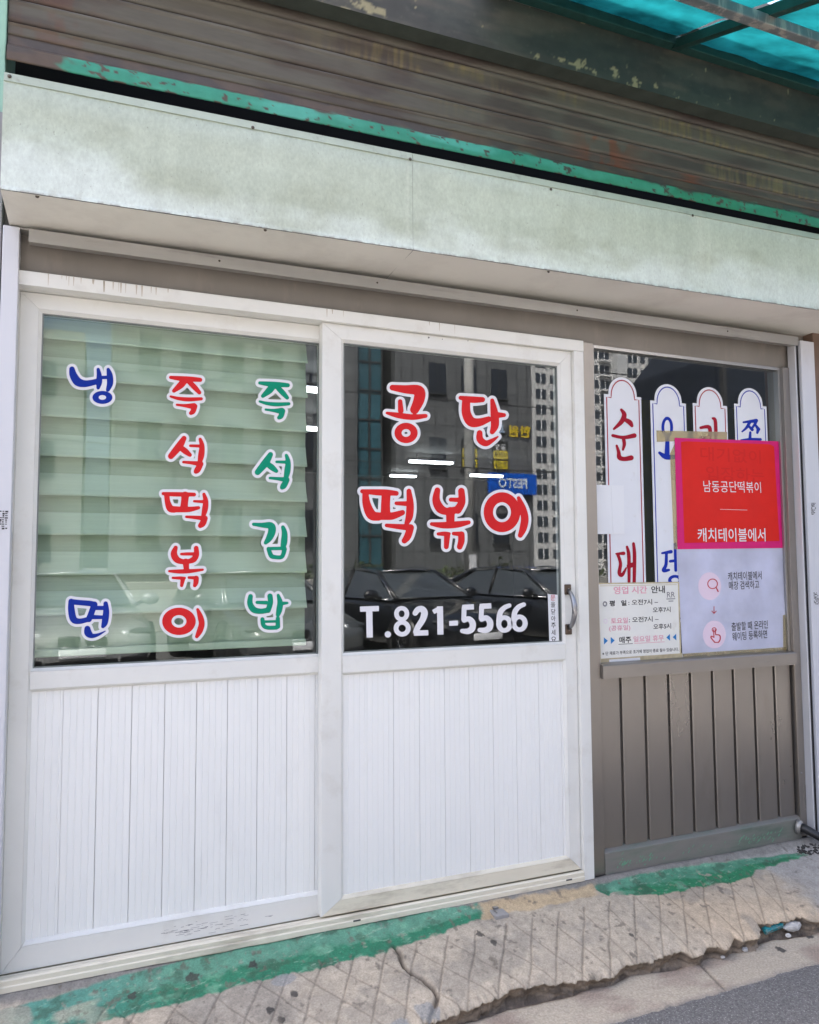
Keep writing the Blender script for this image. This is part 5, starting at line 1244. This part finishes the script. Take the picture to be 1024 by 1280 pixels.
# --- parked cars
def car(name, label, loc, rz, paint, seed=0):
    t = thing(name, label, "car", loc, "cars parked across the street", rz)
    def ob_(nm, vs, fs, mt, par=t, smooth=True, sub=0):
        o = obj(nm, vs, fs, mt, par, smooth, world=False)
        bm = bmesh.new(); bm.from_mesh(o.data); bmesh.ops.recalc_face_normals(bm, faces=bm.faces); bm.to_mesh(o.data); bm.free()
        if sub: md = o.modifiers.new('s', 'SUBSURF'); md.levels = sub; md.render_levels = sub
        return o
    # body: sections along x (front +x); half-width, shoulder z, top z (bonnet / deck)
    st = [(2.32,.62,.52,.56,.30),(2.26,.78,.64,.68,.24),(2.05,.86,.70,.78,.20),(1.55,.90,.76,.88,.20),(.98,.91,.84,.97,.20),(.40,.91,.90,.96,.20),(-.6,.91,.92,.97,.20),(-1.4,.90,.94,1.01,.20),(-1.9,.87,.92,1.03,.22),(-2.25,.80,.86,1.00,.26),(-2.34,.66,.76,.90,.34)]
    vs = []; n = 13
    for x, hw, zs, zt, zb in st:
        half = [(0, zb), (hw*.80, zb), (hw*.97, zb+.14), (hw, (zb+zs)/2+.04), (hw*.97, zs), (hw*.86, zt-.015), (0, zt+.02)]
        ring = [(x, a, b) for a, b in half]+[(x, -a, b) for a, b in half[-2:0:-1]]
        vs += ring
    m_ = 12; fs = []
    for i in range(len(st)-1):
        for k in range(m_): fs.append((i*m_+k, i*m_+(k+1) % m_, (i+1)*m_+(k+1) % m_, (i+1)*m_+k))
    fs += [tuple(range(m_)), tuple(range((len(st)-1)*m_, len(st)*m_))]
    body = ob_('body', vs, fs, paint, sub=2)
    # cabin: glasshouse loft and roof skin
    gh = [(1.02,.72,.955,.955),(.30,.76,.95,1.33),(-.35,.77,.95,1.42),(-.95,.76,.96,1.40),(-1.85,.70,1.0,1.02)]
    def cab(x, t_): pass
    cgl = pm('car_glass', (.06, .068, .076, 1), .03, spec=1.0) if 'cg' not in MAT else MAT['cg']; MAT['cg'] = cgl
    L = [(1.02,.76,.94),(-1.88,.70,.99)]; base = [(1.05,-.70,.95),(1.05,.70,.95),(.95,.80,.93),(-.4,.83,.94),(-1.6,.80,.98),(-1.92,.62,1.01),(-1.92,-.62,1.01),(-1.6,-.80,.98),(-.4,-.83,.94),(.95,-.80,.93)]
    topp = [(.28,-.50,1.36),(.28,.50,1.36),(.20,.58,1.34),(-.4,.60,1.40),(-1.05,.57,1.36),(-1.15,.46,1.36),(-1.15,-.46,1.36),(-1.05,-.57,1.36),(-.4,-.60,1.40),(.20,-.58,1.34)]
    k = len(base)
    ob_('glasshouse', base+topp, [(i, (i+1) % k, k+(i+1) % k, k+i) for i in range(k)]+[tuple(range(k, 2*k))], cgl, smooth=False)
    rf = [(.32,.52,1.352),(.22,.60,1.37),(-.4,.62,1.425),(-1.0,.59,1.40),(-1.2,.50,1.352)]
    vs = []; 
    for x, hw, z in rf: vs += [(x, -hw, z-.02), (x, -hw*.55, z+.02), (x, 0, z+.03), (x, hw*.55, z+.02), (x, hw, z-.02)]
    roof = ob_('roof', vs, [(i*5+j, i*5+j+1, (i+1)*5+j+1, (i+1)*5+j) for i in range(4) for j in range(4)], paint, sub=1)
    def tube(nm, pts, r_, mt, par=t, n=8):
        mb = MB(); mb.tube(pts, r_, n); return ob_(nm, mb.v, mb.f, mt, par)
    trim = MAT.setdefault('trim', pm('black_trim', (.01, .01, .011, 1), .35)); chrome = MAT.setdefault('chrome', pm('bright_trim', (.6, .6, .62, 1), .15, 1.0))
    for s_ in (-1, 1):
        tube('pillar', [(1.05, s_*.73, .95), (.62, s_*.65, 1.18), (.26, s_*.56, 1.365)], .035, paint)
        tube('pillar', [(-.42, s_*.825, .95), (-.45, s_*.605, 1.40)], .028, trim)
        tube('pillar', [(-1.10, s_*.55, 1.375), (-1.5, s_*.68, 1.20), (-1.85, s_*.72, 1.0)], .05, paint)
        tube('window_trim', [(1.0, s_*.77, .955), (.62, s_*.685, 1.195), (.25, s_*.60, 1.375), (-.4, s_*.635, 1.435), (-1.02, s_*.60, 1.405), (-1.5, s_*.72, 1.215), (-1.8, s_*.77, 1.03)], .010, chrome)
        tube('window_trim', [(.95, s_*.815, .945), (-.4, s_*.845, .95), (-1.55, s_*.815, .985)], .012, chrome)
        mb = MB(); bm = bmesh.new(); bmesh.ops.create_uvsphere(bm, u_segments=14, v_segments=8, radius=1)
        for v in bm.verts: v.co = Vector((v.co.x*.07+.72, v.co.y*.13+s_*.99, v.co.z*.085+1.02))
        mb.bm(bm); mir = ob_('mirror', mb.v, mb.f, paint); tube('arm', [(.76, s_*.82, .96), (.74, s_*.92, .99)], .025, trim, mir)
        # lamps
        mb = MB(); bm = bmesh.new(); bmesh.ops.create_uvsphere(bm, u_segments=16, v_segments=10, radius=1)
        for v in bm.verts: v.co = Vector((v.co.x*.13+2.11, s_*(.60+v.co.y*.235), .655+v.co.z*.062+.02*v.co.y))
        mb.bm(bm); hl = ob_('headlight', mb.v, mb.f, MAT.setdefault('lampcase', pm('headlamp_case', (.05, .055, .06, 1), .08)))
        for dy in (-.09, .07):
            mb = MB(); bm = bmesh.new(); bmesh.ops.create_uvsphere(bm, u_segments=12, v_segments=8, radius=1)
            for v in bm.verts: v.co = Vector((v.co.x*.05+2.205-.03*(dy > 0), s_*(.58+dy)+v.co.y*.06, .655+v.co.z*.046))
            mb.bm(bm); ob_('lens', mb.v, mb.f, MAT.setdefault('lens', pm('headlamp_lens', (.75, .78, .80, 1), .1, .3)), hl)
        # kidney shaped grille halves
        mb = MB(); mb.box(2.285, 2.325, *sorted((s_*.03, s_*.27)), .52, .66, c=.03); gr = ob_('grille', mb.v, mb.f, trim)
        mb = MB(); mb.tube([(2.318, s_*.04, .53), (2.318, s_*.26, .53), (2.305, s_*.26, .655), (2.305, s_*.04, .655), (2.318, s_*.04, .53)], .009, 6); ob_('surround', mb.v, mb.f, chrome, gr)
        mb = MB(); mb.box(2.20, 2.31, *sorted((s_*.42, s_*.74)), .29, .40, c=.02); ob_('air_intake', mb.v, mb.f, trim)
        for xw in (1.42, -1.40):
            mb = MB(); n_ = 28; prw = [(.33, .0), (.345, .03), (.345, .17), (.33, .21), (.24, .215), (.24, .0)]
            vs = []; fs = []
            for i in range(n_):
                a = 2*math.pi*i/n_
                for r_, yy in prw: vs.append((xw+r_*math.cos(a), s_*(.71+yy), .345+r_*math.sin(a)))
            kk = len(prw)
            for i in range(n_):
                for j in range(kk): fs.append((i*kk+j, i*kk+(j+1) % kk, ((i+1) % n_)*kk+(j+1) % kk, ((i+1) % n_)*kk+j))
            wh = ob_('wheel', vs, fs, MAT.setdefault('tyre', pm('tyre_rubber', (.02, .02, .02, 1), .8)))
            mb = MB(); mb.tube([(xw, s_*.90, .345), (xw, s_*.915, .345)], .06, 12)
            for i in range(10):
                a = 2*math.pi*i/10; mb.tube([(xw+.05*math.cos(a), s_*.905, .345+.05*math.sin(a)), (xw+.235*math.cos(a), s_*.90, .345+.235*math.sin(a))], .018, 5)
            ob_('rim', mb.v, mb.f, chrome, wh)
            mb = MB(); mb.tube([(xw, s_*.73, .36), (xw, s_*.917, .36)], .385, 30); ob_('wheel_arch', mb.v, mb.f, trim)
    tube('windscreen_trim', [(1.06, -.70, .96), (1.10, 0, .965), (1.06, .70, .96)], .014, trim)
    tube('roof_edge', [(.30, -.52, 1.372), (.33, 0, 1.392), (.30, .52, 1.372)], .012, chrome)  # bright bar added as a highlight along the front roof edge
    mb = MB(); mb.box(2.31, 2.335, -.26, .26, .40, .50, c=.004); pt = ob_('number_plate', mb.v, mb.f, MAT['paper'])
    mb = MB(); mb.box(2.22, 2.318, -.4, .4, .27, .38, c=.02); ob_('air_intake', mb.v, mb.f, trim)
    return t
black = pm('black_car_paint', (.012, .013, .016, 1), .12, coat=1.0); grey = pm('grey_car_paint', (.13, .138, .142, 1), .22, .4, coat=1.0)
whitep = pm('light_grey_car_paint', (.26, .265, .27, 1), .25, coat=1.0); dgrey = pm('charcoal_car_paint', (.024, .026, .031, 1), .15, coat=1.0)
car('parked_car', "black saloon car parked facing the shop, mirrored behind the phone number", (4.72, -9.2, -.172), R(90-12), black)
car('parked_car', "charcoal car parked right of the black saloon, mirrored by the door handle", (7.35, -9.0, -.172), R(90-14), dgrey)
car('parked_car', "grey car parked left of the black saloon, mirrored at the door glass's lower left", (2.25, -9.0, -.172), R(90-8), grey)
car('parked_car', "light grey car parked farthest left, faintly mirrored over the lower blind", (-.35, -9.3, -.172), R(90-5), whitep)
